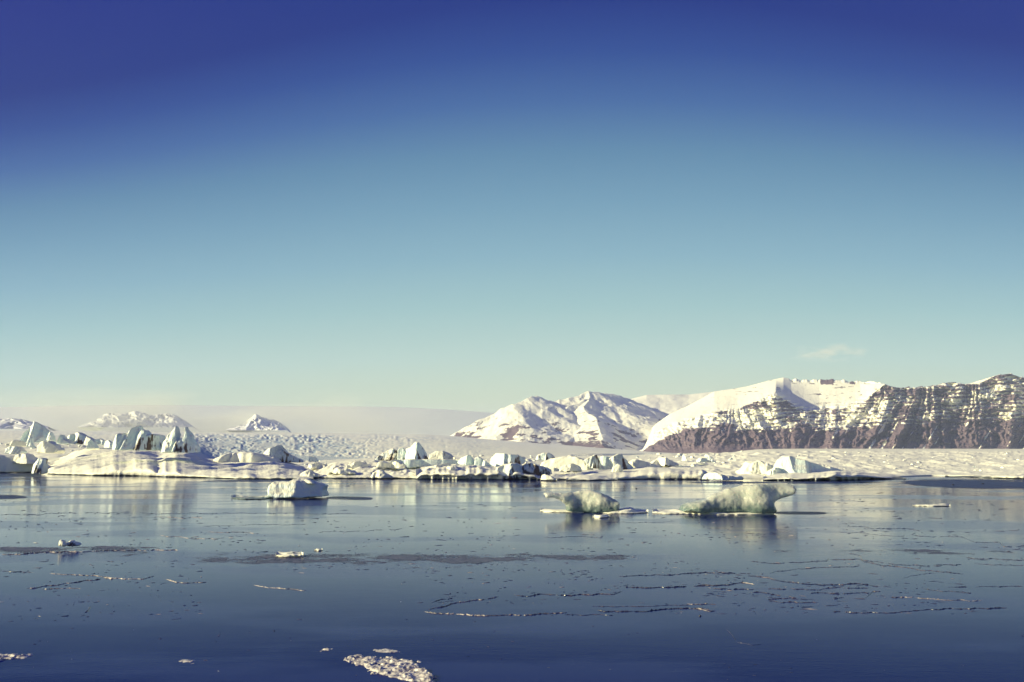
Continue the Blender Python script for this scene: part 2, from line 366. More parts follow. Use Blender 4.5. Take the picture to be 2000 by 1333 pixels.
# air
hm = bpy.data.materials.new('thin_haze'); hm.use_nodes = True; ht_ = hm.node_tree; ht_.nodes.clear()
hv = N(ht_, 'ShaderNodeVolumePrincipled'); ho = N(ht_, 'ShaderNodeOutputMaterial'); ht_.links.new(hv.outputs[0], ho.inputs['Volume'])
hv.inputs['Color'].default_value = (0.58, 0.66, 1.0, 1); hv.inputs['Density'].default_value = HAZE; hv.inputs['Anisotropy'].default_value = 0.0
hx = [(-26000, -3000, -60), (26000, -3000, -60), (26000, 24000, -60), (-26000, 24000, -60), (-26000, -3000, 790), (26000, -3000, 790), (26000, 24000, 790), (-26000, 24000, 790)]
hz = put('haze', mesh_np('haze', hx, [(0, 3, 2, 1), (4, 5, 6, 7), (0, 1, 5, 4), (1, 2, 6, 5), (2, 3, 7, 6), (3, 0, 4, 7)], hm, smooth=False)); tag(hz, 'thin pale haze over the lagoon and mountains', kind='stuff')

# cream fog bank lying against the ice cap, and one thin cloud far beyond the haze
def vapour(name, label, lo, hi, dens, scale, thr, zpow, seed, col=(1.0, 0.97, 0.92), rate=1.0):
    m = bpy.data.materials.new(name); m.use_nodes = True; t = m.node_tree; t.nodes.clear()
    v = N(t, 'ShaderNodeVolumePrincipled'); o = N(t, 'ShaderNodeOutputMaterial'); t.links.new(v.outputs[0], o.inputs['Volume'])
    v.inputs['Color'].default_value = (*col, 1)
    tcn = N(t, 'ShaderNodeTexCoord'); G = tcn.outputs['Generated']
    mp = N(t, 'ShaderNodeMapping'); mp.inputs['Scale'].default_value = scale; mp.inputs['Location'].default_value = (seed, 0, 0); t.links.new(G, mp.inputs[0])
    n = N(t, 'ShaderNodeTexNoise'); n.inputs['Scale'].default_value = 1.0; n.inputs['Detail'].default_value = 4; n.inputs['Roughness'].default_value = 0.5; t.links.new(mp.outputs[0], n.inputs['Vector'])
    sp = N(t, 'ShaderNodeSeparateXYZ'); t.links.new(G, sp.inputs[0])
    def hump(x): return MATH(t, 'MULTIPLY', MATH(t, 'MULTIPLY', x, MATH(t, 'SUBTRACT', 1.0, x)), 4.0)
    hx_, hy_ = hump(sp.outputs[0]), hump(sp.outputs[1])
    hz_ = MATH(t, 'SUBTRACT', 1.0, MATH(t, 'POWER', sp.outputs[2], zpow)) if zpow > 0 else hump(sp.outputs[2])
    sh = MATH(t, 'MULTIPLY', MATH(t, 'MULTIPLY', hx_, hy_), hz_)
    f = MATH(t, 'MULTIPLY', mapr(t, MATH(t, 'ADD', n.outputs[0], MATH(t, 'MULTIPLY', MATH(t, 'SUBTRACT', sh, 1.0), 0.30)), thr, thr + 0.25), sh)
    t.links.new(MATH(t, 'MULTIPLY', f, dens), v.inputs['Density'])
    (x0, y0, z0), (x1, y1, z1) = lo, hi
    V = [(x0, y0, z0), (x1, y0, z0), (x1, y1, z0), (x0, y1, z0), (x0, y0, z1), (x1, y0, z1), (x1, y1, z1), (x0, y1, z1)]
    tag(put(name, mesh_np(name, V, [(0, 3, 2, 1), (4, 5, 6, 7), (0, 1, 5, 4), (1, 2, 6, 5), (2, 3, 7, 6), (3, 0, 4, 7)], m, smooth=False)), label, kind='stuff')
vapour('fog_bank', 'cream fog bank lying against the ice cap', (-6800, 7900, 30), (300, 8500, 660), 0.0042, (5.0, 1.0, 1.4), 0.27, 2.2, 3.0, (1.0, 0.99, 0.82))
_c = PX(1622, 688, 32000)
vapour('cloud', 'small faint peach cloud above the mountains', (_c[0] - 1900, 31000, _c[2] - 420), (_c[0] + 1700, 33000, _c[2] + 420), 0.0007, (4.0, 2.0, 2.5), 0.34, 0, 8.0, (1.0, 0.9, 0.85))

# ------------------------------------------------------------------ mountains
def mk_rock():
    m, t, b = mat('basalt_and_snow'); g = N(t, 'ShaderNodeNewGeometry'); P = g.outputs['Position']
    a = N(t, 'ShaderNodeAttribute'); a.attribute_name = 'snow'
    n1 = nz(t, P, 0.035, 7, 0.7); n2 = nz(t, P, 0.004, 4, 0.6, ((1, 1, 6),))
    rock = mixc(t, mapr(t, n2, 0.35, 0.65), (0.066, 0.044, 0.068), (0.130, 0.090, 0.118))
    rock = mixc(t, mapr(t, n1, 0.4, 0.75), rock, (0.17, 0.125, 0.145))
    s = MATH(t, 'ADD', a.outputs['Fac'], MATH(t, 'MULTIPLY', MATH(t, 'SUBTRACT', n1, 0.5), 1.5))
    c = mixc(t, mapr(t, s, 0.44, 0.58), rock, (0.88, 0.87, 0.73)); t.links.new(c, b.inputs['Base Color'])
    b.inputs['Roughness'].default_value = 0.8
    bump(t, b, n1, 8.0, 0.7); return m
M_ROCK = mk_rock()

# range A: white peaks as ridge tents over a height field
def tents(X, Y, ridges):
    Z = np.full(X.shape, -200.0)
    for pts, sl_, sr_ in ridges:
        W = np.array([PX(*p) for p in pts])
        best = np.full(X.shape, 1e9); zb = np.zeros(X.shape); side = np.zeros(X.shape)
        for a, b in zip(W[:-1], W[1:]):
            d = b[:2] - a[:2]; L = d @ d
            tt = np.clip(((X - a[0]) * d[0] + (Y - a[1]) * d[1]) / L, 0, 1)
            qx, qy = a[0] + tt * d[0], a[1] + tt * d[1]
            ds = np.hypot(X - qx, Y - qy)
            sg = (X - a[0]) * d[1] - (Y - a[1]) * d[0]
            mk = ds < best
            best = np.where(mk, ds, best); zb = np.where(mk, a[2] + tt * (b[2] - a[2]), zb); side = np.where(mk, sg, side)
        sl = np.where(side > 0, sr_, sl_)
        Z = np.maximum(Z, zb - sl * best)
    return Z
ridgesA = [
    ([(870, 858, 6900), (940, 822, 6900), (1005, 789, 6900), (1030, 780, 7000), (1048, 774, 7100), (1064, 779, 7200), (1082, 784, 7300), (1118, 776, 7400), (1155, 765, 7500)], 0.5, 0.42),
    ([(1155, 765, 7500), (1180, 768, 7700), (1200, 770, 7800), (1218, 776, 7900), (1240, 781, 8100)], 0.6, 0.45),
    ([(1155, 765, 7500), (1141, 778, 7250), (1150, 797, 6950), (1158, 815, 6650), (1163, 838, 6300), (1172, 862, 6000), (1190, 882, 5800)], 0.50, 0.44),
    ([(1005, 789, 6900), (1010, 815, 6700), (1000, 850, 6350)], 0.42, 0.5),
    ([(1141, 778, 7250), (1100, 805, 6900), (1050, 836, 6500), (1000, 862, 6200)], 0.5, 0.42),
]
pxs = np.arange(840, 1330, 1.4); Ys = np.linspace(5500, 8300, 280)
A, YY = np.meshgrid(pxs, Ys)
X = (A - CX) / F / (CP + 0.13 * SP) * YY
Z = tents(X + fbm(X / 300, YY / 300, 0, 3, 5) * 40, YY + fbm(X / 300, YY / 300, 0, 3, 6) * 40, ridgesA)
g = ridged(X / 190, YY / 260, 4, 11); Z += (g - 0.8) * 9 * sstep(0, 120, Z) + fbm(X / 60, YY / 60, 0, 3, 13) * 4 * sstep(10, 100, Z)
gx_, gy_ = np.gradient(Z, axis=1) / np.gradient(X, axis=1), np.gradient(Z, axis=0) / np.gradient(YY, axis=0)
slope = np.hypot(gx_, gy_)
nn = fbm(X / 90, YY / 140 + Z / 40, 0, 4, 15)
snow = 1.0 - sstep(0.05, 0.6, nn) * 0.62 * sstep(330, 60, Z) - sstep(0.5, 0.95, slope + nn * 0.25) * 0.35
snow -= 0.60 * sstep(95, 60, Z + nn * 18) * sstep(1085, 1105, A) * sstep(1230, 1170, A)
snow -= 0.22 * sstep(90, 40, Z + nn * 25) * sstep(955, 975, A) * sstep(1010, 995, A)
PA = np.stack([X, YY, Z], -1)
mA = sheet('white_mountain', PA, M_ROCK, {'snow': np.clip(snow, 0, 1)}); tag(mA, 'white pyramid peaks left of the brown cliffs', kind='structure')

# back bowl (C)
def band_sheet(name, lines, px0, px1, step, rows, m, disp, snowf, label):
    """lines: list of (pts(px->py), Y) from base to top"""
    pxs = np.arange(px0, px1, step); T = np.linspace(0, len(lines) - 1, rows); A, S = np.meshgrid(pxs, T)
    py = np.zeros(A.shape); Y = np.zeros(A.shape)
    for i in range(len(lines) - 1):
        a, b = lines[i], lines[i + 1]; mk = (S >= i) & (S <= i + 1); f = S - i
        pa, pb = ip(A, a[0]), ip(A, b[0]); ya = ip(A, a[1]) if isinstance(a[1], list) else a[1]; yb = ip(A, b[1]) if isinstance(b[1], list) else b[1]
        py = np.where(mk, pa + (pb - pa) * f, py); Y = np.where(mk, ya + (yb - ya) * f, Y)
    py, Y = disp(A, S, py, Y)
    P = PX(A, py, Y)
    at_ = np.clip(snowf(A, S, py, P), 0, 1)
    b_ = P[-1:].copy(); b_[..., 1] += 900; b_[..., 2] -= 80
    P = np.concatenate([P, b_], 0); at_ = np.concatenate([at_, at_[-1:]], 0)
    o = sheet(name, P, m, {'snow': at_}); tag(o, label, kind='structure'); return o
skyB = [(1180, 796), (1215, 786), (1235, 779), (1262, 772), (1300, 771), (1345, 771), (1380, 767), (1400, 765), (1430, 761), (1470, 757)]
band_sheet('snow_bowl', [([(1100, 884), (1500, 884)], 7000), ([(1100, 850), (1250, 850), (1500, 840)], 7700), ([(1100, 812), (1230, 806), (1290, 812), (1340, 806), (1500, 790)], 8200), (skyB, 9000)],
           1180, 1480, 2, 90, M_ROCK,
           lambda A, S, py, Y: (py - fbm(A / 14, S * 4, 0, 3, 91) * 0.5 * sstep(3, 2.6, S), Y + fbm(A / 30, S * 3, 0, 4, 92) * 26),
           lambda A, S, py, P: 0.95 - 0.5 * sstep(0.35, 0.6, fbm(A / 7, S * 9, 0, 3, 93)) * sstep(1.7, 1.2, S), 'snow bowl between the white peak and the cliffs')

# range B: layered basalt mountain
L0 = [(1200, 886), (2500, 886)]
L1 = [(1235, 885), (1255, 880), (1280, 864), (1300, 854), (1320, 846), (1350, 839), (1400, 832), (1440, 834), (1490, 838), (1540, 835), (1600, 838), (1650, 836), (1700, 828), (1760, 822), (1850, 826), (1950, 820), (2100, 822), (2500, 840)]
L2 = [(1235, 884.5), (1255, 878), (1268, 862), (1276, 848), (1290, 840), (1320, 826), (1350, 817), (1400, 806), (1440, 801), (1475, 786), (1500, 774), (1515, 768), (1527, 778), (1545, 792), (1570, 801), (1600, 806), (1640, 800),
      (1670, 791), (1690, 782), (1712, 764), (1728, 751.5), (1740, 756), (1760, 759), (1800, 758), (1838, 753), (1850, 748.5), (1862, 748), (1880, 753), (1912, 751), (1925, 744), (1945, 735), (1972, 731), (1985, 735), (2000, 741), (2040, 735), (2100, 742), (2200, 760), (2500, 800)]
L3 = [(1235, 884), (1255, 875), (1268, 852), (1278, 832), (1290, 822), (1310, 808), (1340, 795), (1370, 779), (1395, 765), (1430, 760), (1460, 755), (1500, 744), (1530, 737.5), (1545, 741), (1575, 743), (1632, 742),
      (1690, 746.5), (1728, 750), (1740, 755), (1760, 758), (1800, 757), (1838, 752), (1850, 747.5), (1862, 747), (1880, 752), (1912, 750), (1925, 743), (1945, 734), (1972, 730), (1985, 734), (2000, 740), (2040, 734), (2100, 741), (2200, 759), (2500, 799)]
for L in (L2, L3): pass
YB0 = [(1200, 5600), (1255, 5450), (1400, 5000), (1700, 4800), (2500, 4600)]
YB1 = [(a, b + 330) for a, b in YB0]; YB2 = [(a, b + 720) for a, b in YB0]
YB3 = [(1200, 6200), (1300, 6800), (1400, 6700), (1550, 6350), (1680, 6050), (1728, 5620), (1760, 5600), (2500, 5400)]
def tri(x, spacing, seed, lo=-900, hi=2700):
    # creased random zigzag: alternating spur crests (+1) and gully floors (-1)
    r = np.random.default_rng(seed); n = int((hi - lo) / spacing)
    kx = lo + np.cumsum(r.uniform(0.45, 1.55, n)) * spacing
    kv = np.where(np.arange(n) % 2 == 0, r.uniform(0.3, 1.1, n), r.uniform(-1.1, -0.3, n))
    return np.interp(x, kx, kv)
def spurs(ax, h):
    big = tri(ax, 34, 201)
    med = tri(ax + 0.0, 13, 203) * (1 - h) + tri(ax, 11, 205) * h
    fine = tri(ax, 4.6, 207) * (1 - h) + tri(ax, 4.2, 209) * h
    return big, med, fine
def dispB(A, S, py, Y):
    top = ip(A, L3)
    hgt = np.clip((886 - py) / np.maximum(886 - top, 5), 0, 1)
    cliff = sstep(0.15, 0.5, S) * sstep(2.15, 1.9, S)
    low = sstep(1.5, 0.7, S)
    ax = A + (py - 850) * (0.75 * noise(A / 47, 0 * A, 0, 153) + 0.22 * sstep(1600, 1700, A)) + fbm(A / 19 + py / 40, py / 15 - A / 60, 0, 4, 151) * 4.2                     # gullies slant down to the left on the right half
    big, med, fine = spurs(ax, hgt)
    amp = 0.40 + 0.60 * sstep(1430, 1720, A)
    down = 1.15 - 0.55 * hgt
    Y = Y - (big * 84 * amp * down + med * 50 * amp + fine * 20 * (0.35 + 0.65 * cliff) + fbm(A / 12 + py / 30, py / 9 - A / 50, 0, 5, 155, 0.55) * 34) * (0.45 + 0.55 * cliff) * sstep(0, 0.3, S) * sstep(2.35, 2.0, S)
    # strata: ledges set back, risers steep
    lay = (py + fbm(A / 60, py / 70, 0, 3, 111) * 3.0 + 0.03 * (A - 1700)) / 7.6
    saw = lay - np.floor(lay)
    Y = Y + (sstep(0.0, 0.35, saw) - saw) * 42 * sstep(0.6, 1.1, S) * sstep(2.3, 1.95, S)
    edge = sstep(2.99, 2.5, S) * sstep(0, 0.2, S)
    py = py - (fbm(A / 13, S * 6, 0, 4, 113) * (0.35 + 0.9 * cliff) + med * 0.9 * cliff) * edge
    jag = fbm(A / 5, 0 * A, 0, 3, 117) * 2.2 * sstep(2.88, 3, S) * sstep(1535, 1550, A)
    return py - jag, Y
def snowB(A, S, py, P):
    ax = A + (py - 850) * (0.75 * noise(A / 47, 0 * A, 0, 153) + 0.22 * sstep(1600, 1700, A)) + fbm(A / 19 + py / 40, py / 15 - A / 60, 0, 4, 151) * 4.2
    lay = (py + fbm(A / 60, py / 70, 0, 3, 111) * 3.0 + 0.03 * (A - 1700)) / 7.6; saw = lay - np.floor(lay)
    n = 0.7 * fbm(A / 17 + py / 9, py / 3.1 - A / 60, 0, 4, 121) + 0.4 * fbm(A / 6, py / 6, 0.4, 3, 123)
    pat = fbm(A / 52 + py / 31, py / 27 - A / 110, 0, 4, 161)
    ledge = 0.36 + (0.50 + 0.4 * pat) * sstep(0.0, 0.25, saw) * sstep(0.62, 0.42, saw) + n * 0.40 + 0.30 * pat + 0.1 * sstep(1750, 1500, A) - 0.04 * sstep(1700, 1780, A)
    hg = np.clip((886 - py) / np.maximum(886 - ip(A, L3), 5), 0, 1); big, med, fine = spurs(ax, hg)
    gully = sstep(-0.25, -0.9, med + 0.35 * fine) * 0.55
    strata = ledge + gully * 0.8 - 0.10 * sstep(0.2, 1.0, fine)
    strata -= 0.25 * sstep(0.3, 1.1, big) * sstep(1700, 1800, A)
    # lower brown wall: bare except slanting snow-filled gullies on the right
    ag = A + (py - 850) * 0.62
    g1 = -tri(ag, 9.5, 231)
    streak = sstep(0.62, 0.95, g1 + 0.35 * fbm(ag / 40, py / 12, 0, 3, 133)) * sstep(1560, 1680, A) * sstep(884, 878, py)
    low = 0.12 + n * 0.18 + streak * 0.75 + 0.25 * gully * sstep(1500, 1650, A)
    v = low + (strata - low) * sstep(0.82, 1.12, S + n * 0.10)
    up = 0.98 - 0.5 * sstep(0.5, 0.8, fbm(A / 16, py / 2.5, 0, 3, 135)) 
    rockytop = sstep(2.80, 2.93, S) * sstep(0.0, 0.5, fbm(A / 14, S * 0, 0, 3, 137)) * sstep(1538, 1548, A) * sstep(1700, 1680, A)
    up = up - rockytop * 0.9
    v = v + (up - v) * sstep(1.95, 2.12, S + n * 0.06) * sstep(1738, 1722, A)
    # left snowy skirt above the brown wall
    v = np.where(A < 1330, np.where(S > 1.0 + n * 0.1, 0.95, v), v)
    v = v + (0.75 - v) * sstep(1470, 1370, A) * sstep(1.0, 1.15, S) * 0.6
    return v
band_sheet('basalt_mountain', [(L0, YB0), (L1, YB1), (L2, YB2), (L3, YB3)], 1236, 2460, 1.25, 330, M_ROCK, dispB, snowB, 'brown layered cliffs with snow on the ledges')

# ------------------------------------------------------------------ signed distance bergs -> surface nets
def surface_nets(D, org, cell):
    nx, ny, nz_ = D.shape
    ins = D < 0
    c = [ins[i:nx - 1 + i, j:ny - 1 + j, k:nz_ - 1 + k] for i in (0, 1) for j in (0, 1) for k in (0, 1)]
    tot = sum(x.astype(np.int8) for x in c)
    act = (tot > 0) & (tot < 8)
    I, J, K = np.nonzero(act)
    idx = -np.ones(act.shape, np.int64); idx[I, J, K] = np.arange(len(I))
    acc = np.zeros((len(I), 3)); cnt = np.zeros(len(I))
    corners = [(i, j, k) for i in (0, 1) for j in (0, 1) for k in (0, 1)]
    for a in corners:
        for ax in range(3):
            if a[ax]: continue
            b = list(a); b[ax] = 1
            d0 = D[I + a[0], J + a[1], K + a[2]]; d1 = D[I + b[0], J + b[1], K + b[2]]
            mk = (d0 < 0) != (d1 < 0)
            tt = np.where(mk, d0 / np.where(mk, d0 - d1, 1), 0)
            p = np.array(a, float)[None] + np.zeros((len(I), 3)); p[:, ax] += tt
            acc += p * mk[:, None]; cnt += mk
    V = (acc / cnt[:, None] + np.stack([I, J, K], -1)) * np.array(cell) + np.array(org)
    Q = []
    for ax in range(3):
        sl0 = [slice(1, -1)] * 3; sl0[ax] = slice(0, D.shape[ax] - 1); sl1 = list(sl0); sl1[ax] = slice(1, D.shape[ax])
        a, b = ins[tuple(sl0)], ins[tuple(sl1)]
        for flip, mk in ((0, a & ~b), (1, ~a & b)):
            i, j, k = np.nonzero(mk); off = [1, 1, 1]; off[ax] = 0
            i, j, k = i + off[0], j + off[1], k + off[2]
            u, v = [q for q in range(3) if q != ax]
            def g(du, dv):
                o = [i.copy(), j.copy(), k.copy()]; o[u] -= du; o[v] -= dv; return idx[o[0], o[1], o[2]]
            q = np.stack([g(1, 1), g(0, 1), g(0, 0), g(1, 0)], -1)
            if (flip == 1) != (ax == 1): q = q[:, ::-1]
            Q.append(q)
    Q = np.concatenate(Q); return V, Q[(Q >= 0).all(1)]
def sdf_poly(x, z, poly):
    poly = np.array(poly, float); d = np.full(x.shape, 1e18); s = np.ones(x.shape)
    n = len(poly); j = n - 1
    for i in range(n):
        e = poly[j] - poly[i]; wx, wz = x - poly[i][0], z - poly[i][1]
        t_ = np.clip((wx * e[0] + wz * e[1]) / (e @ e + 1e-12), 0, 1)
        d = np.minimum(d, (wx - e[0] * t_) ** 2 + (wz - e[1] * t_) ** 2)
        c1 = z >= poly[i][1]; c2 = z < poly[j][1]; c3 = e[0] * wz > e[1] * wx
        fl = (c1 & c2 & c3) | (~c1 & ~c2 & ~c3); s = np.where(fl, -s, s); j = i
    return s * np.sqrt(d)
def smax(a, b, k):
    h = np.clip(0.5 + 0.5 * (a - b) / k, 0, 1); return b * (1 - h) + a * h + k * h * (1 - h)
BERGS = []
def berg_mesh(name, poly, Y, T, m, seed, taper=0.5, yaw=0.0, facets=3, rnd=0.3, amp=0.25, sc=0.9, cell=None, base=None, planes=(), stretchz=1.0, flute=0.6):
    """poly in photo pixels at depth Y; returns mesh + location (base centre at water/snow level)"""
    W = PX([p[0] for p in poly], [p[1] for p in poly], Y)
    x, z = W[:, 0], W[:, 2]
    z0 = z.min() if base is None else base
    xc = 0.5 * (x.min() + x.max()); pl = np.stack([x - xc, z - z0], -1)
    wd, ht = x.max() - x.min(), z.max() - z0
    if cell is None: cell = max(0.07, min(0.22, wd / 70))
    pad = 3 * cell + amp * 1.5
    hw = T + abs(yaw) * wd / 2
    gx = np.arange(pl[:, 0].min() - pad, pl[:, 0].max() + pad, cell); gy = np.arange(-hw - pad, hw + pad, cell * 1.25); gz = np.arange(pl[:, 1].min() - pad, pl[:, 1].max() + pad, cell)
    GX, GZ = np.meshgrid(gx, gz, indexing='ij')
    d2 = sdf_poly(GX, GZ, pl)
    hh = np.clip(GZ / max(ht, 0.1), 0, 1)
    Th = T * (1 - taper * hh ** 0.9)
    rr = np.random.default_rng(seed + 99); kx = np.sort(rr.uniform(-0.6, 0.6, 9)) * wd; kv = rr.uniform(0.45, 1.15, 9)
    if flute > 0: Th = Th * (1 - flute + flute * np.interp(GX - 0.25 * GZ, kx, kv))
    X3 = gx[:, None, None]; Y3 = gy[None, :, None]; Z3 = gz[None, None, :]
    q = noise(gx * 0.5 / max(1, wd / 14), 0 * gx, 0, seed + 3) * T * 0.4
    dy = (np.abs(Y3 - yaw * X3 - q[:, None, None]) - Th[:, None, :]) * 0.85
    D = smax(d2[:, None, :] + 0 * dy, dy, max(rnd, 1e-3))
    r = np.random.default_rng(seed)
    pls = list(planes)
    for i in range(facets):
        a = r.uniform(-1.1, 1.1); up = r.uniform(0.05, 0.6)
        pls.append((math.sin(a), -math.cos(a), up, r.uniform(0.3, 0.75), r.uniform(-0.35, 0.35)))
    for (nx, ny, nz__, off, xs_) in pls:
        nv = np.array([nx, ny, nz__]); nv /= np.linalg.norm(nv)
        px_ = xs_ * wd; o_ = T * off * 0.9
        dpl = (X3 - px_) * nv[0] + (Y3 - yaw * px_) * nv[1] + (Z3 - ht * 0.45) * nv[2] * 0.5 - o_ - 0.25 * T
        D = smax(D, dpl, max(rnd * 0.35, 1e-3))
    f = fbm(X3 * sc, Y3 * sc, Z3 * sc / stretchz + 0.37, 4, seed)
    D = D + f * amp
    V, Q = surface_nets(D, (gx[0], gy[0], gz[0]), (cell, cell * 1.25, cell))
    return mesh_np(name, V, Q, m), (xc, Y, z0)
def berg(label, poly, Y, T, m, seed, name='iceberg', cat='iceberg', group=None, parent=None, **k):
    me, loc = berg_mesh(name, poly, Y, T, m, seed, **k)
    o = put(name, me, loc)
    tag(o, label, cat, group); BERGS.append(o); return o

def floe(label, foot, crest, depth, lip, m, seed, name='snow_covered_floe', cat='ice floe', amp=0.35, sc=0.3, und=0.6, lift=0.8, step=1.8, rows=70, sas=0.12, tail=0.5, group=None, hum_=0.0, prof=0.85, ends=None, cave=0.12):
    x0, x1 = foot[0][0], foot[-1][0]
    pxs = np.arange(x0, x1 + step, step); wk = min(12.0, (x1 - x0) * 0.06); fy = ips(pxs, foot, wk)
    Yf = WY(fy); jit = WY(fy + noise(pxs / 11, 0 * pxs, 0, seed) * 0.06 + noise(pxs / 37, 0 * pxs, 0, seed + 1) * 0.16) - Yf
    e = sstep(x0, x0 + (x1 - x0) * 0.03 + 4, pxs) * sstep(x1, x1 - (x1 - x0) * 0.03 - 4, pxs)
    dep = depth * (0.25 + 0.75 * e)
    cz = PX(pxs, ips(pxs, crest, wk * 0.8), Yf + dep)[:, 2]
    lp = (ips(pxs, lip, wk) if isinstance(lip, list) else lip) * (0.85 + 0.25 * fbm(pxs / 22, 0 * pxs, 0, 3, seed + 2)) * (0.3 + 0.7 * e)
    lp = np.minimum(lp, np.maximum(cz * 0.95, 0.1))
    rowsP = []
    uj = und * (0.6 + 0.6 * fbm(pxs / 9, 0 * pxs, 0, 3, seed + 7))
    for (dy, zf) in ((uj, None), (uj, 0.02), (uj * 0.9, cave), (0.1 * uj, cave + 0.08), (0 * uj - 0.05, max(0.75, cave + 0.2)), (0.15 + 0 * uj, 0.95), (0.4 + 0 * uj, 1.04)):
        Yr = Yf + dy + jit; z = (-0.5 + 0 * lp) if zf is None else lp * zf
        if zf is not None and zf < 0.9: Yr = Yr + noise(pxs / 6, zf * 6 + 0 * pxs, 0, seed + 5) * 0.12
        rowsP.append(np.stack([pxs, Yr, z], -1))
    ss = np.linspace(0.02, 1 + tail, rows)
    for s in ss:
        Yr = Yf + 0.4 + (dep - 0.4) * s + jit * max(0, 1 - s * 6)
        if s <= 1:
            pl_ = PYOF(lp * 1.05, Yf + 0.4); pc_ = PYOF(cz, Yf + dep)
            z = PX(pxs, pl_ + (pc_ - pl_) * s ** prof, Yr)[:, 2]
        else:
            q = (s - 1) / tail; z = cz * (1 - q ** 1.6) - 0.5 * q
        rowsP.append(np.stack([pxs, Yr, z], -1))
    G = np.array(rowsP); py = PYOF(G[..., 2], G[..., 1]); P = PX(G[..., 0], py, G[..., 1])
    k0 = 7; Sx = np.zeros(P.shape[:2]); Sx[k0:] = ss[:, None]
    env = sstep(0.0, 0.12, Sx) * (1 - 0.75 * sstep(0.85, 1.0, Sx)) * e[None]
    hX, hY = P[..., 0], P[..., 1]
    hh = fbm(hX * sc * 0.5, hY * sc * 0.5, 0, 5, seed + 11, 0.42) * amp
    a = 0.85; u = hX * math.cos(a) + hY * math.sin(a); v = -hX * math.sin(a) + hY * math.cos(a)
    hh += (np.maximum(0, fbm(u * 0.05, v * 0.30, 0, 4, seed + 13))) * sas * 4
    if hum_: hh += np.maximum(0, fbm(hX * 0.55, hY * 0.3, 0, 3, seed + 17)) * hum_
    P[..., 2] += hh * env
    org = np.array([P[..., 0].mean(), P[0, :, 1].mean(), 0.0]); P -= org
    me = mesh_np(name, P, grid_faces(P.shape[0], P.shape[1]), m)
    o = put(name, me, org); tag(o, label, cat, group); return o

# ---- shoreline floes
floe('long smooth snow mound with wind ridges beneath the jagged icebergs', [(74, 923), (92, 926.5), (130, 928), (200, 930), (270, 931), (350, 933), (400, 934), (470, 936.5), (540, 937), (612, 937)],
     [(74, 921), (95, 903), (125, 892), (150, 880), (170, 875), (240, 874), (290, 877), (312, 881), (328, 877), (345, 873.5), (372, 875), (394, 888), (420, 895), (500, 899), (560, 902), (595, 912), (612, 932)],
     62, [(74, 0.3), (120, 0.5), (185, 0.8), (200, 1.5), (330, 1.7), (370, 0.5), (460, 0.5), (612, 0.5)], M_SNOW, 201, amp=0.45, sas=0.14, und=1.1, prof=0.75, rows=130)
floe('lumpy snow floe with a thin dark waterline right of the long mound', [(600, 933), (640, 935), (700, 935.5), (770, 935), (836, 936.5)],
     [(600, 926), (615, 917), (650, 904), (690, 899), (740, 899), (780, 905), (836, 914)], 26, 0.5, M_SNOWD, 203, amp=0.35, hum_=0.35, sas=0.10, und=0.5)
floe('snowy ice ledge with a thick black undercut below the white blocks', [(812, 937), (880, 938), (960, 938), (1054, 938)],
     [(812, 917), (850, 910), (900, 907), (960, 912), (1020, 914), (1054, 922)], 20, 1.5, M_SNOWD, 205, cave=0.6, amp=0.25, hum_=0.30, sas=0.08, und=1.6)
floe('flat white slab floe with green tinted waterline at the centre right', [(1056, 938), (1120, 938), (1200, 938), (1250, 937), (1330, 937.5), (1384, 937.5)],
     [(1056, 926), (1100, 920), (1160, 918.5), (1220, 917), (1260, 912), (1330, 917), (1376, 917), (1384, 926)], 17, [(1056, 0.5), (1240, 0.8), (1262, 1.5), (1384, 1.8)], M_SNOW, 207, amp=0.2, sas=0.08, und=0.35)
floe('thin lens of snowy ice lying before the white slab', [(1106, 939.5), (1150, 940), (1206, 939)], [(1106, 935), (1130, 928), (1170, 929), (1206, 936)], 5, 0.35, M_SNOW, 209, amp=0.1, sas=0.02, und=0.4)
floe('right snow shelf with a deep black undercut beneath the rounded berg', [(1490, 939), (1560, 940), (1640, 940), (1700, 938), (1768, 936.5)],
     [(1490, 932), (1520, 926), (1600, 924), (1645, 920), (1700, 925), (1745, 930), (1768, 934)], 17, [(1490, 0.5), (1600, 0.9), (1640, 1.5), (1700, 1.2), (1768, 0.7)], M_SNOW, 211, amp=0.22, sas=0.06, und=2.4, cave=0.55)
floe('low snow ledge with small cracks at the right edge', [(1846, 932), (1900, 933), (1980, 935.5), (2060, 936), (2200, 937)],
     [(1846, 929), (1920, 927), (1980, 925), (2060, 924), (2200, 922)], 18, 0.6, M_SNOWD, 213, amp=0.25, sas=0.05, und=0.8)
berg('shaded blue snow bank at the left edge of the shore', [(-260, 925), (-260, 880), (-60, 886), (0, 889), (20, 890), (34, 896), (48, 904), (62, 914), (72, 924)], 214, 4.5, M_SNOW, 215, name='snow_covered_floe', cat='ice floe', taper=0.25, facets=0, rnd=0.8, amp=0.3, sc=0.25, yaw=0.30, cell=0.25)

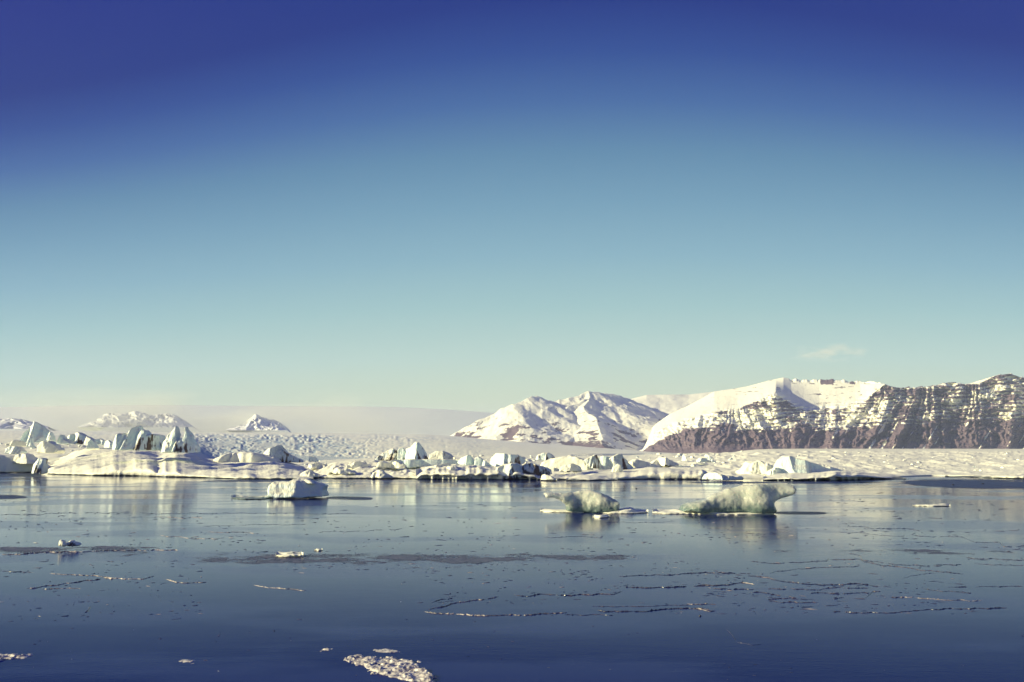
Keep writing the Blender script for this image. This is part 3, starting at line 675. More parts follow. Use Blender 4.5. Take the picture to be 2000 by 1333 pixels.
# ---- jagged icebergs on the left
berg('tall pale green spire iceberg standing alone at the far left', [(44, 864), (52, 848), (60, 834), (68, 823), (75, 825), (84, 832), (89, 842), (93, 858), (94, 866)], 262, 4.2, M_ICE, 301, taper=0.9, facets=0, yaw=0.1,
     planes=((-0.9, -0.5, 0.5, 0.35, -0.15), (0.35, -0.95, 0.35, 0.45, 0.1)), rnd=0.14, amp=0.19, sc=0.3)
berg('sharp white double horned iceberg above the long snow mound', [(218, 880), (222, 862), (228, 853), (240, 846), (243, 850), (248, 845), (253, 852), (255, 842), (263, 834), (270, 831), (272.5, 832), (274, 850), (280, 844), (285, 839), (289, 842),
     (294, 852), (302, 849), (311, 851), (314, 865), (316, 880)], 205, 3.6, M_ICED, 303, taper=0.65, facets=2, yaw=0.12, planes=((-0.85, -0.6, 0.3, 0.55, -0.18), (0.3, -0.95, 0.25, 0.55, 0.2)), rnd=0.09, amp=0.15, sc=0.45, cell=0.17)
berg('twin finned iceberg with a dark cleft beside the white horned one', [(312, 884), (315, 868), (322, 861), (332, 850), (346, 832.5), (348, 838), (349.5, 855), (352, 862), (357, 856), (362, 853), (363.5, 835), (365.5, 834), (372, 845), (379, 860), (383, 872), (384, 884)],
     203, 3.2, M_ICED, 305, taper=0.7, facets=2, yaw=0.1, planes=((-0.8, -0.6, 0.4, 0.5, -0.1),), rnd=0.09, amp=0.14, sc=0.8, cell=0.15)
small = [
 ('round white boulder of ice in front of the green spire', [(76, 885), (76, 872), (84, 863), (98, 862), (110, 870), (117, 880), (112, 886)], 232, 3.0, M_SNOW),
 ('pale leaning ice block at the far left below the spire', [(16, 887), (16, 876), (24, 871), (38, 873), (46, 882), (44, 888)], 236, 2.4, M_ICE),
 ('slender upright ice post at the foot of the green spire', [(53, 874), (56, 862), (59, 853), (63, 855), (65, 868), (67, 875)], 240, 1.2, M_ICE),
 ('small ice pillar just right of the green spire', [(92, 860), (94, 847), (97, 843), (104, 845), (105, 858), (105, 862)], 256, 1.6, M_ICE),
 ('dark rimmed peaked snow lump between the spire and the horned iceberg', [(132, 862), (136, 852), (148, 846), (156, 845), (166, 850), (182, 860), (184, 868), (140, 868)], 262, 3.2, M_ICED),
 ('wedge of ice with a long shaded right side behind the snow mound', [(112, 864), (117, 855), (124, 849), (128, 857), (138, 862), (146, 868), (112, 868)], 258, 2.6, M_ICE),
 ('squat shaded snow dome left of the horned iceberg', [(146, 868), (158, 856), (170, 853), (188, 860), (194, 868)], 250, 2.6, M_SNOW),
 ('knobbly white chunk on top of the snow mound near the horned iceberg', [(172, 878), (174, 866), (180, 858), (188, 864), (190, 876)], 225, 1.4, M_ICE),
 ('rounded ice chunk touching the horned iceberg on its left', [(186, 870), (187, 860), (194, 856), (203, 860), (205, 870)], 228, 1.8, M_ICE),
 ('pair of white lumps at the left foot of the horned iceberg', [(200, 876), (203, 863), (212, 860), (218, 864), (222, 876)], 215, 1.6, M_ICE),
 ('low white rubble heap left of the green spire', [(16, 868), (24, 863), (32, 860), (42, 862), (48, 868), (46, 873), (18, 872)], 250, 2.4, M_SNOW),
 ('bright snow hump before the shaded bank at far left', [(28, 906), (32, 890), (46, 885), (60, 888), (66, 900), (90, 906)], 216, 2.8, M_SNOW),
 ('sheer dark sided ice block at the left end of the snow mound', [(66, 925), (64, 910), (72, 901), (86, 894), (93, 897), (92, 915), (90, 926)], 190, 2.2, M_ICED),
]
for i, (lb, pl, Y, T, m) in enumerate(small):
    berg(lb, pl, Y, T, m, 320 + i, name='ice_block', cat='ice block', taper=0.5, facets=3, rnd=0.14, amp=0.12, sc=0.6, cell=0.16)

# ---- middle left
berg('smooth bright snow dome behind the long mound', [(420, 899), (430, 894), (445, 888), (462, 884), (480, 883), (500, 884), (520, 889), (538, 893), (546, 902), (540, 906), (430, 906)], 222, 4.5, M_SNOW, 341, taper=0.3, facets=0, rnd=1.2, amp=0.19, sc=0.4)
berg('small dark streaked peak beside the smooth snow dome', [(512, 900), (515, 884), (526, 876), (538, 874), (546, 870), (549, 869), (552, 876), (560, 884), (572, 892), (586, 900), (590, 904), (515, 904)], 226, 4.2, M_ICEDD, 343, taper=0.7, facets=2, yaw=0.15,
     planes=((-0.8, -0.5, 0.5, 0.3, -0.2),), rnd=0.14, amp=0.19, sc=0.4)
berg('little white nub right of the dark streaked peak', [(606, 902), (608, 893), (613, 891), (618, 895), (620, 902)], 226, 1.2, M_ICE, 345, name='ice_block', cat='ice block', taper=0.4, facets=2, cell=0.14)
berg('bright square ended ice block at the join of two floes', [(600, 915), (604, 907), (614, 903.5), (632, 904.5), (638, 912), (632, 917)], 196, 1.8, M_SNOW, 347, name='ice_block', cat='ice block', taper=0.3, facets=3, cell=0.12)
berg('white cone of snow at the waterline between two floes', [(586, 931), (590, 924), (600, 919), (612, 921), (624, 928), (626, 933), (592, 934)], 176, 1.8, M_SNOW, 349, name='ice_block', cat='ice block', taper=0.5, facets=2, cell=0.12)
berg('shaded round snow lump on the lumpy floe', [(680, 914), (684, 904), (698, 901), (714, 903), (724, 912), (722, 918)], 186, 2.4, M_SNOW, 351, name='ice_block', cat='ice block', taper=0.4, facets=1, rnd=0.32, cell=0.14)
berg('low shadowed lump at the front of the lumpy floe', [(642, 926), (650, 915), (664, 913), (684, 918), (696, 926)], 176, 2.2, M_SNOW, 353, name='ice_block', cat='ice block', taper=0.4, facets=1, rnd=0.32, cell=0.14)
berg('rocky snow cone at the waterline of the lumpy floe', [(722, 934), (728, 924), (738, 918), (748, 920), (760, 928), (768, 934)], 170, 1.8, M_SNOWD, 355, name='ice_block', cat='ice block', taper=0.5, facets=3, cell=0.12, amp=0.17)
berg('long flat topped ice wall in shadow behind the lumpy floe', [(752, 915), (754, 903), (770, 899), (800, 897.5), (856, 897.5), (896, 898), (900, 906), (860, 910), (800, 914)], 190, 1.8, M_ICE, 357, taper=0.15, facets=0, rnd=0.11, amp=0.07, cell=0.16, yaw=0.2)
berg('fluted white ice block with holes at the left end of the ice wall', [(738, 913), (740, 904), (750, 902), (775, 903), (790, 907), (792, 913), (770, 916)], 184, 1.6, M_SNOW, 359, name='ice_block', cat='ice block', taper=0.2, facets=0, rnd=0.18, amp=0.19, sc=0.9, cell=0.12)
# dirty berg with spire
berg('black striped ice dome left of the white spire', [(734, 898), (742, 890), (752, 884), (760, 879), (770, 877.5), (776, 879), (779, 890), (780, 900), (736, 900)], 214, 3.0, M_ICEDD, 361, taper=0.6, facets=1, rnd=0.18, amp=0.19, sc=0.8, cell=0.15)
berg('leaning pale ice fin between black dome and white spire', [(776, 899), (777, 880), (782, 874), (788, 875), (793, 885), (798, 892), (800, 899)], 212, 2.2, M_ICED, 363, taper=0.5, facets=2, rnd=0.09, amp=0.14, cell=0.14)
berg('white spire iceberg with dirty foot above the ice wall', [(792, 900), (793, 877), (802, 874), (808, 866), (814, 863.5), (819, 865), (824, 873), (830, 884), (838, 899), (836, 901)], 210, 3.0, M_ICED, 365, taper=0.75, facets=0, yaw=-0.1,
     planes=((-0.75, -0.7, 0.4, 0.4, -0.05), (0.7, -0.6, 0.35, 0.35, 0.15)), rnd=0.07, amp=0.15, sc=0.8, cell=0.14)
berg('snowy rubble pile with grey holes right of the white spire', [(838, 899), (842, 888), (852, 882), (866, 882), (880, 888), (890, 896), (888, 900)], 220, 2.8, M_SNOWD, 367, name='ice_block', cat='ice block', taper=0.4, facets=1, amp=0.28, sc=0.6, cell=0.15)
berg('tilted snow plank resting on the ledge before the ice wall', [(834, 918), (842, 911), (866, 906), (888, 904), (889, 912), (870, 920), (846, 922)], 180, 1.5, M_SNOW, 369, name='ice_block', cat='ice block', taper=0.2, facets=1, cell=0.12, amp=0.08)
berg('small creased white lump on the black undercut ledge', [(864, 928), (866, 918), (876, 912), (886, 911), (890, 918), (888, 929)], 170, 1.4, M_SNOW, 371, name='ice_block', cat='ice block', taper=0.4, facets=3, cell=0.1, amp=0.11)
berg('big smooth diamond shaped white block above the ledge', [(893, 904), (900, 895), (914, 889), (919, 890), (928, 902), (933, 910), (932, 920), (924, 922), (912, 912), (898, 908)], 184, 2.6, M_ICE, 373, taper=0.3, facets=1, rnd=0.09, amp=0.06, cell=0.12,
     planes=((-0.6, -0.8, 0.3, 0.4, 0.1),))
berg('blue shaded triangular ice block between the two white blocks', [(926, 912), (928, 895), (934, 892), (944, 898), (958, 908), (964, 916), (940, 920)], 182, 2.2, M_ICE, 375, taper=0.4, facets=1, rnd=0.07, amp=0.07, cell=0.12, planes=((0.7, -0.7, 0.2, 0.2, 0.1),))
berg('white ice wedge with a sharp edge and dirty right end', [(948, 902), (958, 890), (968, 885), (994, 887), (1012, 889), (1024, 896), (1029, 903), (1020, 908), (985, 912), (968, 914)], 186, 3.2, M_ICED, 377, taper=0.25, facets=0, rnd=0.05, amp=0.08, cell=0.14,
     planes=((-0.85, -0.5, 0.25, 0.1, -0.05), (0.45, -0.85, 0.2, 0.5, 0.05)))
berg('broad ash coated ice boulder sitting on the waterline', [(966, 930), (970, 914), (984, 906), (1000, 906), (1018, 908), (1026, 903), (1040, 905), (1054, 910), (1066, 914), (1075, 920), (1077, 928), (1072, 933), (968, 933)], 168, 3.6, M_ICEDD, 379, taper=0.45,
     facets=1, rnd=0.27, amp=0.28, sc=0.55, cell=0.13)
berg('smooth shaded ice knob at the right side of the ash coated boulder', [(1058, 930), (1060, 915), (1068, 913), (1076, 918), (1078, 928), (1074, 931)], 172, 1.6, M_ICE, 381, name='ice_block', cat='ice block', taper=0.2, facets=0, rnd=0.27, cell=0.12, amp=0.07)
berg('little bright ice wedge floating at the foot of the ash coated boulder', [(1056, 938.5), (1058, 928), (1064, 927), (1076, 930), (1088, 937), (1088, 939)], 160, 1.4, M_SNOW, 383, name='ice_block', cat='ice block', taper=0.4, facets=1, cell=0.1, amp=0.06)
berg('round striped ice knoll behind the ash coated boulder', [(1046, 899), (1050, 890), (1060, 885), (1070, 884.5), (1078, 888), (1084, 893), (1084, 900)], 232, 2.4, M_ICED, 385, taper=0.4, facets=0, rnd=0.32, amp=0.14, cell=0.15)
# ---- centre right
berg('snow hill with a big blue shadow right of the ash coated boulder', [(1050, 920), (1058, 902), (1076, 896), (1100, 893), (1114, 891), (1128, 895), (1146, 900), (1156, 912), (1160, 922), (1060, 924)], 192, 4.5, M_SNOW, 387, taper=0.5, facets=1, rnd=0.41, amp=0.25, sc=0.35, cell=0.17)
berg('lumpy white ice chunk with cave like holes on the slab floe', [(1092, 921), (1094, 913), (1104, 907), (1120, 907), (1134, 912), (1136, 920), (1126, 922)], 174, 1.6, M_SNOW, 389, name='ice_block', cat='ice block', taper=0.3, facets=0, rnd=0.23, amp=0.22, sc=0.9, cell=0.1)
berg('dark slanting ice slab with a thin white edge', [(1140, 900), (1150, 894), (1160, 889), (1165, 888), (1170, 898), (1177, 912), (1168, 916), (1152, 914), (1146, 906)], 186, 2.0, M_ICEDD, 391, taper=0.4, facets=0, rnd=0.05, amp=0.08, cell=0.12, planes=((0.7, -0.7, 0.2, 0.3, 0),))
berg('blue shaded ice saddle between the two dark slabs', [(1166, 894), (1180, 891), (1196, 894), (1204, 908), (1200, 922), (1172, 922), (1168, 908)], 192, 2.4, M_ICE, 393, taper=0.3, facets=1, rnd=0.18, amp=0.11, cell=0.14, planes=((0.5, -0.85, 0.1, 0.3, 0),))
berg('peaked berg with black tilted bands right of the ice saddle', [(1190, 896), (1198, 891), (1206, 887), (1212, 887), (1218, 895), (1226, 905), (1240, 916), (1232, 923), (1196, 923), (1198, 908)], 184, 2.8, M_ICEDD, 395, taper=0.55, facets=0, rnd=0.09, amp=0.14, cell=0.13,
     planes=((0.75, -0.6, 0.3, 0.35, 0.05),))
berg('white ice buttress in front of the peaked black banded berg', [(1194, 923), (1196, 914), (1202, 910), (1206, 905), (1212, 909), (1216, 918), (1218, 923)], 177, 1.2, M_SNOW, 397, name='ice_block', cat='ice block', taper=0.4, facets=1, cell=0.1, amp=0.11)
berg('long low snow ridge trailing right in blue shadow', [(1226, 904), (1240, 897), (1262, 903), (1284, 909), (1300, 917), (1280, 920), (1240, 918)], 190, 2.6, M_SNOW, 399, taper=0.5, facets=1, rnd=0.23, cell=0.14, amp=0.14)
berg('white snow cone standing on the field below the brown cliff', [(1268, 907), (1280, 898), (1292, 893), (1304, 897), (1322, 906), (1326, 910), (1270, 911)], 232, 3.2, M_SNOW, 401, taper=0.6, facets=0, rnd=0.27, cell=0.16, amp=0.14)
berg('small snowy ice cube among rubble below the brown cliff', [(1332, 901), (1333, 889), (1336, 888), (1339, 894), (1341, 901)], 236, 1.3, M_ICE, 403, name='ice_block', cat='ice block', taper=0.2, facets=1, cell=0.12, amp=0.06)
berg('knobbly two humped snow heap left of the white plain', [(1360, 903), (1366, 895), (1377, 893), (1380, 888), (1384, 892), (1390, 893), (1394, 903)], 240, 2.2, M_ICE, 405, name='ice_block', cat='ice block', taper=0.4, facets=1, cell=0.14, amp=0.17)
berg('small floating iceberg with a dirty tapered right end', [(1374, 937), (1378, 928), (1388, 923), (1396, 923), (1412, 928), (1436, 931), (1450, 930), (1456, 935), (1452, 938.5)], 161, 2.2, M_ICED, 407, taper=0.5, facets=1, rnd=0.14, cell=0.11, amp=0.08,
     planes=((0.5, -0.8, 0.35, 0.45, 0.0),))
berg('heap of white ice crumbs beside the rounded berg', [(1440, 930), (1452, 916), (1462, 904), (1480, 900), (1500, 906), (1514, 918), (1516, 928), (1500, 933), (1450, 933)], 184, 3.4, M_SNOW, 409, taper=0.55, facets=0, rnd=0.27, cell=0.13, amp=0.30, sc=0.8)
berg('rounded pale berg with a blue shaded tail on the right shelf', [(1512, 926), (1514, 910), (1519, 898), (1528, 892), (1538, 891), (1552, 896), (1580, 903), (1610, 911), (1650, 919), (1660, 922), (1640, 925), (1560, 926), (1530, 928)], 178, 3.4, M_ICE, 411, taper=0.55,
     facets=0, rnd=0.14, amp=0.14, sc=0.35, cell=0.15, planes=((-0.5, -0.8, 0.4, 0.55, -0.3), (0.55, -0.7, 0.45, 0.35, 0.1)))
berg('frilly edged ice lump at the left foot of the rounded berg', [(1500, 928), (1502, 920), (1510, 915), (1520, 914), (1524, 922), (1522, 928)], 176, 1.4, M_ICE, 413, name='ice_block', cat='ice block', taper=0.3, facets=0, rnd=0.14, cell=0.09, amp=0.19, sc=1.2)

# ---- rubble on the snow field: individually placed chunks sharing a few meshes
def chunk_mesh(seed, m, flat=0.7):
    r = np.random.default_rng(seed); n = 13; a = np.linspace(-1.35, 1.35, n); X3, Y3, Z3 = np.meshgrid(a, a, a, indexing='ij')
    D = np.sqrt(X3 ** 2 + Y3 ** 2 + (Z3 / flat) ** 2) - 0.95
    for i in range(6):
        v = r.normal(size=3); v[2] = abs(v[2]) * 0.7; v /= np.linalg.norm(v); D = smax(D, X3 * v[0] + Y3 * v[1] + Z3 * v[2] - r.uniform(0.35, 0.7), 0.06)
    D = D + fbm(X3 * 1.4, Y3 * 1.4, Z3 * 1.4 + 0.3, 2, seed) * 0.16
    V, Q = surface_nets(D, (a[0],) * 3, (a[1] - a[0],) * 3); return mesh_np('ice_chunk', V, Q, m)
CH = [chunk_mesh(500 + i, (M_SNOW, M_ICE, M_SNOW, M_ICE, M_SNOW, M_ICED)[i % 6], 0.55 + 0.1 * (i % 4)) for i in range(14)]
CHD = [chunk_mesh(530 + i, M_ICEDD, 0.6) for i in range(3)]
r_ = np.random.default_rng(77)
ANCH = {'ice chunks around the green spire': ['left of the spire', 'right under the spire', 'towards the horned iceberg'],
        'ice chunks behind the lumpy floe': ['on the left half', 'on the right half'],
        'ice chunks behind the white blocks': ['by the white spire', 'by the ice wedge'],
        'ice chunks below the brown cliff': ['by the snow cone', 'by the ice cube', 'by the white plain'],
        'ice chunks on the right snow field': ['above the rounded berg', 'above the shelf tip', 'in the middle', 'near the right edge']}
zones = [  # px range, s range, count, size px range, label, group
    ((-40, 225), (0.52, 0.98), 62, (3, 9), 'jumbled ice chunk in the left rubble,', 'ice chunks around the green spire'),
    ((560, 770), (0.45, 0.95), 24, (2.5, 6), 'small ice chunk behind the lumpy floe', 'ice chunks behind the lumpy floe'),
    ((835, 1050), (0.55, 0.98), 26, (2.5, 7), 'small ice chunk behind the white blocks', 'ice chunks behind the white blocks'),
    ((1240, 1450), (0.30, 0.98), 62, (2.5, 7), 'snowy ice chunk below the brown cliff', 'ice chunks below the brown cliff'),
    ((1560, 2060), (0.08, 0.68), 100, (2, 6), 'small ice chunk on the right field', 'ice chunks on the right snow field')]
for (xr, sr, cnt, szr, lb, gp) in zones:
    for i in range(cnt):
        px = r_.uniform(*xr); s = r_.uniform(*sr); w_ = field_world(px, s)
        sz = (szr[0] + (szr[1] - szr[0]) * r_.random() ** 2.2) * float(w_[1]) / F
        dirty = r_.random() < 0.09
        me = CHD[i % 3] if dirty else CH[int(r_.integers(len(CH)))]
        o = put('ice_chunk', me, (float(w_[0]), float(w_[1]), float(w_[2]) + sz * 0.12), rz=r_.uniform(0, 6.28), sc=(sz * r_.uniform(0.8, 1.5), sz * r_.uniform(0.8, 1.3), sz * r_.uniform(0.6, 1.05)))
        f_ = (px - xr[0]) / (xr[1] - xr[0]); g_ = (s - sr[0]) / (sr[1] - sr[0])
        side_ = ANCH[gp][min(len(ANCH[gp]) - 1, int(f_ * len(ANCH[gp])))]
        tag(o, ('dirty ' if dirty else '') + lb.replace('small ', 'tiny ' if sz / float(w_[1]) * F < 3 else 'small ') + ' ' + side_ + (', near side' if g_ < 0.4 else ', far side'), 'ice chunk', gp)

# ------------------------------------------------------------------ floating ice in the lagoon
berg('rounded snow capped iceberg floating alone in the open water', [(531, 969), (528, 955), (530, 946), (538, 940.5), (552, 940.5), (566, 941), (576, 939), (584, 938), (604, 939), (614, 941), (626, 944), (636, 949), (632, 958), (633, 970), (600, 972), (550, 972)], 103, 2.4, M_ICE, 601,
     taper=0.62, facets=0, rnd=0.45, amp=0.08, sc=0.7, cell=0.08, yaw=0.05, flute=0.08)
_me, _l = berg_mesh('snow_cap', [(560, 945), (568, 940), (574, 937), (584, 935), (600, 936), (612, 940.5), (618, 945)], 103, 1.3, M_SNOW, 602, taper=0.5, flute=0, facets=0, rnd=0.35, amp=0.08, cell=0.07)
put('snow_cap', _me, tuple(np.array(_l) - np.array(BERGS[-1].location)), parent=BERGS[-1])
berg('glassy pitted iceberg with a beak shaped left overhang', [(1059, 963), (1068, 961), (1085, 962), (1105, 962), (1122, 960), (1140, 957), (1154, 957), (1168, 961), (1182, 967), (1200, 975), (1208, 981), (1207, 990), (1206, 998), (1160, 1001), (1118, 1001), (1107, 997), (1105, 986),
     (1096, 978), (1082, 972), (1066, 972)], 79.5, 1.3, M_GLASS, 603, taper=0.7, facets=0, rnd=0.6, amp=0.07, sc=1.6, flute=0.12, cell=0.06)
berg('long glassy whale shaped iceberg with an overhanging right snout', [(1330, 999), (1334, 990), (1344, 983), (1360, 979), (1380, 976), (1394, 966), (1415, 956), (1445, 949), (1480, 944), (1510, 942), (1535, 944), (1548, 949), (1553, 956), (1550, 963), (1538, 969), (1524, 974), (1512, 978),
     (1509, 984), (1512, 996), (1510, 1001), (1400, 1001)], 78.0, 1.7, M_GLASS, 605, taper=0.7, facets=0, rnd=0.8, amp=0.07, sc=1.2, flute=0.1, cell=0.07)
def raft(label, foot, depth, h, seed, m=M_SNOWD, name='ice_raft', cat='ice raft', hum_=0.25, step=1.0, rows=26, und=0.12, group=None):
    crest = [(x, y - h) for x, y in foot]
    return floe(label, foot, crest, depth, 0.12, m, seed, name=name, cat=cat, amp=0.06, sc=1.6, und=und, step=step, rows=rows, sas=0.0, hum_=hum_, group=group, prof=0.9)
M_CRUST = mk_snow('crusty_frazil_ice', 4.0, 0.03, 0.12, wet=False)
raft('lumpy white ice rim running along the foot of the whale shaped iceberg', [(1274, 1003), (1300, 1004.5), (1360, 1005), (1420, 1006), (1480, 1006), (1512, 1005)], 2.2, 9, 611, M_CRUST)
raft('thin white ice tongue at the left foot of the beaked iceberg', [(1055, 999), (1080, 1001), (1110, 1002), (1140, 1002)], 1.6, 6, 612, M_CRUST, hum_=0.1)
raft('lumpy white ice strip right of the beaked iceberg', [(1168, 1002), (1190, 1004), (1230, 1004), (1266, 1002.5)], 1.5, 7, 613, M_CRUST)
raft('tiny ice sliver floating before the beaked iceberg', [(1157, 1011), (1172, 1012.5), (1190, 1011)], 0.8, 4, 614, M_CRUST, hum_=0.1)
raft('small ice crust patch far out on the right of the lagoon', [(1782, 988.5), (1820, 990), (1856, 989)], 1.2, 3, 615, M_CRUST, hum_=0.1)
berg('little round snowy ice lump on the left water', [(108, 1066), (111, 1058), (118, 1055), (125, 1058), (128, 1064), (126, 1068)], 49.5, 0.26, M_SNOW, 617, name='ice_lump', cat='ice lump', taper=0.3, facets=1, rnd=0.1, amp=0.04, sc=3, cell=0.025)
berg('dark blue ice lump beside the little round snowy one', [(127, 1066), (130, 1059), (138, 1056), (148, 1059), (156, 1065), (150, 1068)], 49.8, 0.3, M_ICEDD, 619, name='ice_lump', cat='ice lump', taper=0.4, facets=2, rnd=0.08, amp=0.05, sc=3, cell=0.025)
raft('small peaked crust of ice on the grey slush band', [(538, 1088), (560, 1089), (592, 1088)], 0.7, 9, 621, M_CRUST, hum_=0.16, step=0.7)
raft('tiny ice crumb beyond the small peaked crust', [(614, 1076), (622, 1077), (630, 1076)], 0.4, 4, 622, M_CRUST, hum_=0.05, step=0.6)
M_RAFT = mat('dirty_slush_ice')[0]
# large crusty raft bottom centre: ragged footprint, holes, knobs
def _raft():
    t = M_RAFT.node_tree; b = t.nodes['Principled BSDF']; g = N(t, 'ShaderNodeNewGeometry'); P = g.outputs['Position']
    c = mixc(t, mapr(t, nz(t, P, 7, 6, 0.7), 0.4, 0.6), (0.30, 0.27, 0.29), (0.84, 0.79, 0.70)); t.links.new(c, b.inputs['Base Color']); b.inputs['Roughness'].default_value = 0.4
    bump(t, b, nz(t, P, 30, 5, 0.6), 0.01)
_raft()
def crust_raft(label, outline, hmax, seed, name='ice_raft', step=0.022, holes=0.2):
    W = np.array([PX(x, y, WY(y)) for x, y in outline])[:, :2]; c = W.mean(0)
    gx = np.arange(W[:, 0].min() - 0.1, W[:, 0].max() + 0.1, step); gy = np.arange(W[:, 1].min() - 0.1, W[:, 1].max() + 0.1, step)
    X, Y = np.meshgrid(gx, gy)
    d = sdf_poly(X, Y, W) + fbm(X * 5, Y * 5, 0, 4, seed) * 0.10
    hole = fbm(X * 3.0 + Y * 1.5, Y * 7, 0, 4, seed + 3)
    f = np.clip(-d / 0.12, 0, 1) * sstep(0.45 + (1 - holes) * 0.5, 0.2 + (1 - holes) * 0.4, hole)
    Z = -0.03 + f ** 0.6 * (0.045 + hmax * np.clip(0.35 + fbm(X * 3.2, Y * 4.5, 0, 6, seed + 7, 0.62), 0, 1.4)) + np.maximum(0, ridged(X * 4, Y * 4, 3, seed + 9) - 0.6) * hmax * 0.6 * f
    P = np.stack([X - c[0], Y - c[1], Z], -1); Q = grid_faces(*X.shape)
    keep = (Z.reshape(-1)[Q] > -0.029).any(1)
    me = mesh_np(name, P, Q[keep], M_RAFT); o = put(name, me, (c[0], c[1], 0)); tag(o, label, 'ice raft'); return o
crust_raft('large crusty slush raft with dark holes at the bottom centre', [(672, 1290), (690, 1281), (704, 1279), (720, 1284), (762, 1281), (772, 1286), (800, 1288), (815, 1294), (822, 1305), (840, 1312), (850, 1325), (846, 1336), (800, 1332), (765, 1326), (730, 1316), (705, 1303), (688, 1295)], 0.045, 631, holes=0.62)
crust_raft('faint thin slush curl just beyond the large crusty raft', [(730, 1270), (745, 1267), (765, 1270), (787, 1277), (780, 1280), (755, 1276), (738, 1275)], 0.012, 633, holes=0.7)

crust_raft('broken slush raft at the left bottom edge', [(-30, 1290), (-20, 1280), (20, 1280), (36, 1276), (44, 1280), (66, 1277), (72, 1279), (48, 1287), (30, 1287), (10, 1290)], 0.045, 635, holes=0.7)
crust_raft('small slush shred left of the large crusty raft', [(626, 1273), (634, 1267), (658, 1265), (662, 1268), (648, 1270), (634, 1274)], 0.02, 637, holes=0.75, step=0.015)
crust_raft('small pale slush fleck in the bottom left water', [(352, 1292), (360, 1289), (384, 1291), (380, 1295), (366, 1299), (358, 1294)], 0.015, 639, holes=0.7, step=0.015)
crust_raft('tiny slush crumb right of the small fleck at the bottom', [(418, 1311), (426, 1308), (434, 1310), (428, 1314)], 0.01, 641, holes=0.8, step=0.012)

# dark small lumps in the water
def dark_lump(label, px, py, w_px, seed, h=0.8):
    Y = float(WY(py)); s = w_px * Y / F / 2; c = PX(px, py, Y)
    o = put('dark_lump', CHD[seed % 3], (float(c[0]), Y, s * 0.2), sc=(s, s * 0.8, s * h)); tag(o, label, 'floating lump'); o.data = o.data.copy(); o.data.materials[0] = M_DARK; return o
M_DARK, t_, b_d = mat('wet_dark_stone'); b_d.inputs['Base Color'].default_value = (0.015, 0.014, 0.018, 1); b_d.inputs['Roughness'].default_value = 0.35
dark_lump('left of the two small dark lumps in the far right channel', 1861, 948, 6, 1)
dark_lump('right of the two small dark lumps in the far right channel', 1919, 946, 7, 2)
dark_lump('tiny dark speck floating above the gap between the glassy icebergs', 1243, 955, 6, 0, 0.4)
dark_lump('lone round dark lump on the calm water at lower right', 1367, 1204, 6, 1, 1.0)

# ------------------------------------------------------------------ thin ice: cracks, ridges, slush, crumbs
def ridge_strip(pts, wpx, hcm, seed, m, name='ice_ridge', parent=None):
    P0 = np.array(pts, float)
    seg = np.r_[0, np.cumsum(np.hypot(*np.diff(P0, axis=0).T))]
    n = max(8, int(seg[-1] / 1.3)); s = np.linspace(0, seg[-1], n)
    px = np.interp(s, seg, P0[:, 0]); py = np.interp(s, seg, P0[:, 1]) + noise(s / 6, 0 * s, 0, seed) * 0.5 + noise(s / 19, 0 * s, 0, seed + 1) * 1.2
    Y = WY(py); W = PX(px, py, Y)
    gate = sstep(-1.05, -0.7, fbm(s / 22, 0 * s, 0, 3, seed + 2)) * sstep(0, 8, s) * sstep(seg[-1], seg[-1] - 8, s)
    wd = 0.62 * wpx * Y / F * (0.5 + 0.6 * np.abs(fbm(s / 5, 0 * s, 0, 3, seed + 3))) * gate * (Y / 40) ** 0.5
    hh = hcm / 100 * 0.75 * (0.4 + 0.9 * np.abs(fbm(s / 3, 0 * s, 0, 3, seed + 4))) * gate
    rows = []
    for k, (off, hf) in enumerate(((-1, 0), (-0.55, 0.7), (-0.1, 1.0), (0.4, 0.55), (1, 0))):
        Pk = W.copy(); Pk[:, 1] += off * wd * 2.2; Pk[:, 2] = 0.004 * 0 - 0.006 + (hh + 0.006) * hf * (1 + 0.5 * noise(s / 2, k * 3.3 + 0 * s, 0, seed + 5)) if hf else -0.006
        rows.append(Pk)
    G = np.array(rows); me = mesh_np(name, G, grid_faces(G.shape[0], G.shape[1]), m, smooth=False); return put(name, me, parent=parent)
def mk_ridge(name, a, b2, rough=0.3):
    m, t, b = mat(name); g = N(t, 'ShaderNodeNewGeometry')
    c = mixc(t, mapr(t, nz(t, g.outputs['Position'], 1.2, 4), 0.42, 0.62), a, b2); t.links.new(c, b.inputs['Base Color']); b.inputs['Roughness'].default_value = rough
    return m
M_RDARK = mk_ridge('dark_ice_edge', (0.02, 0.025, 0.05), (0.11, 0.095, 0.12))
M_RPALE = mk_ridge('pale_ice_edge', (0.10, 0.09, 0.11), (0.55, 0.47, 0.42), 0.5)
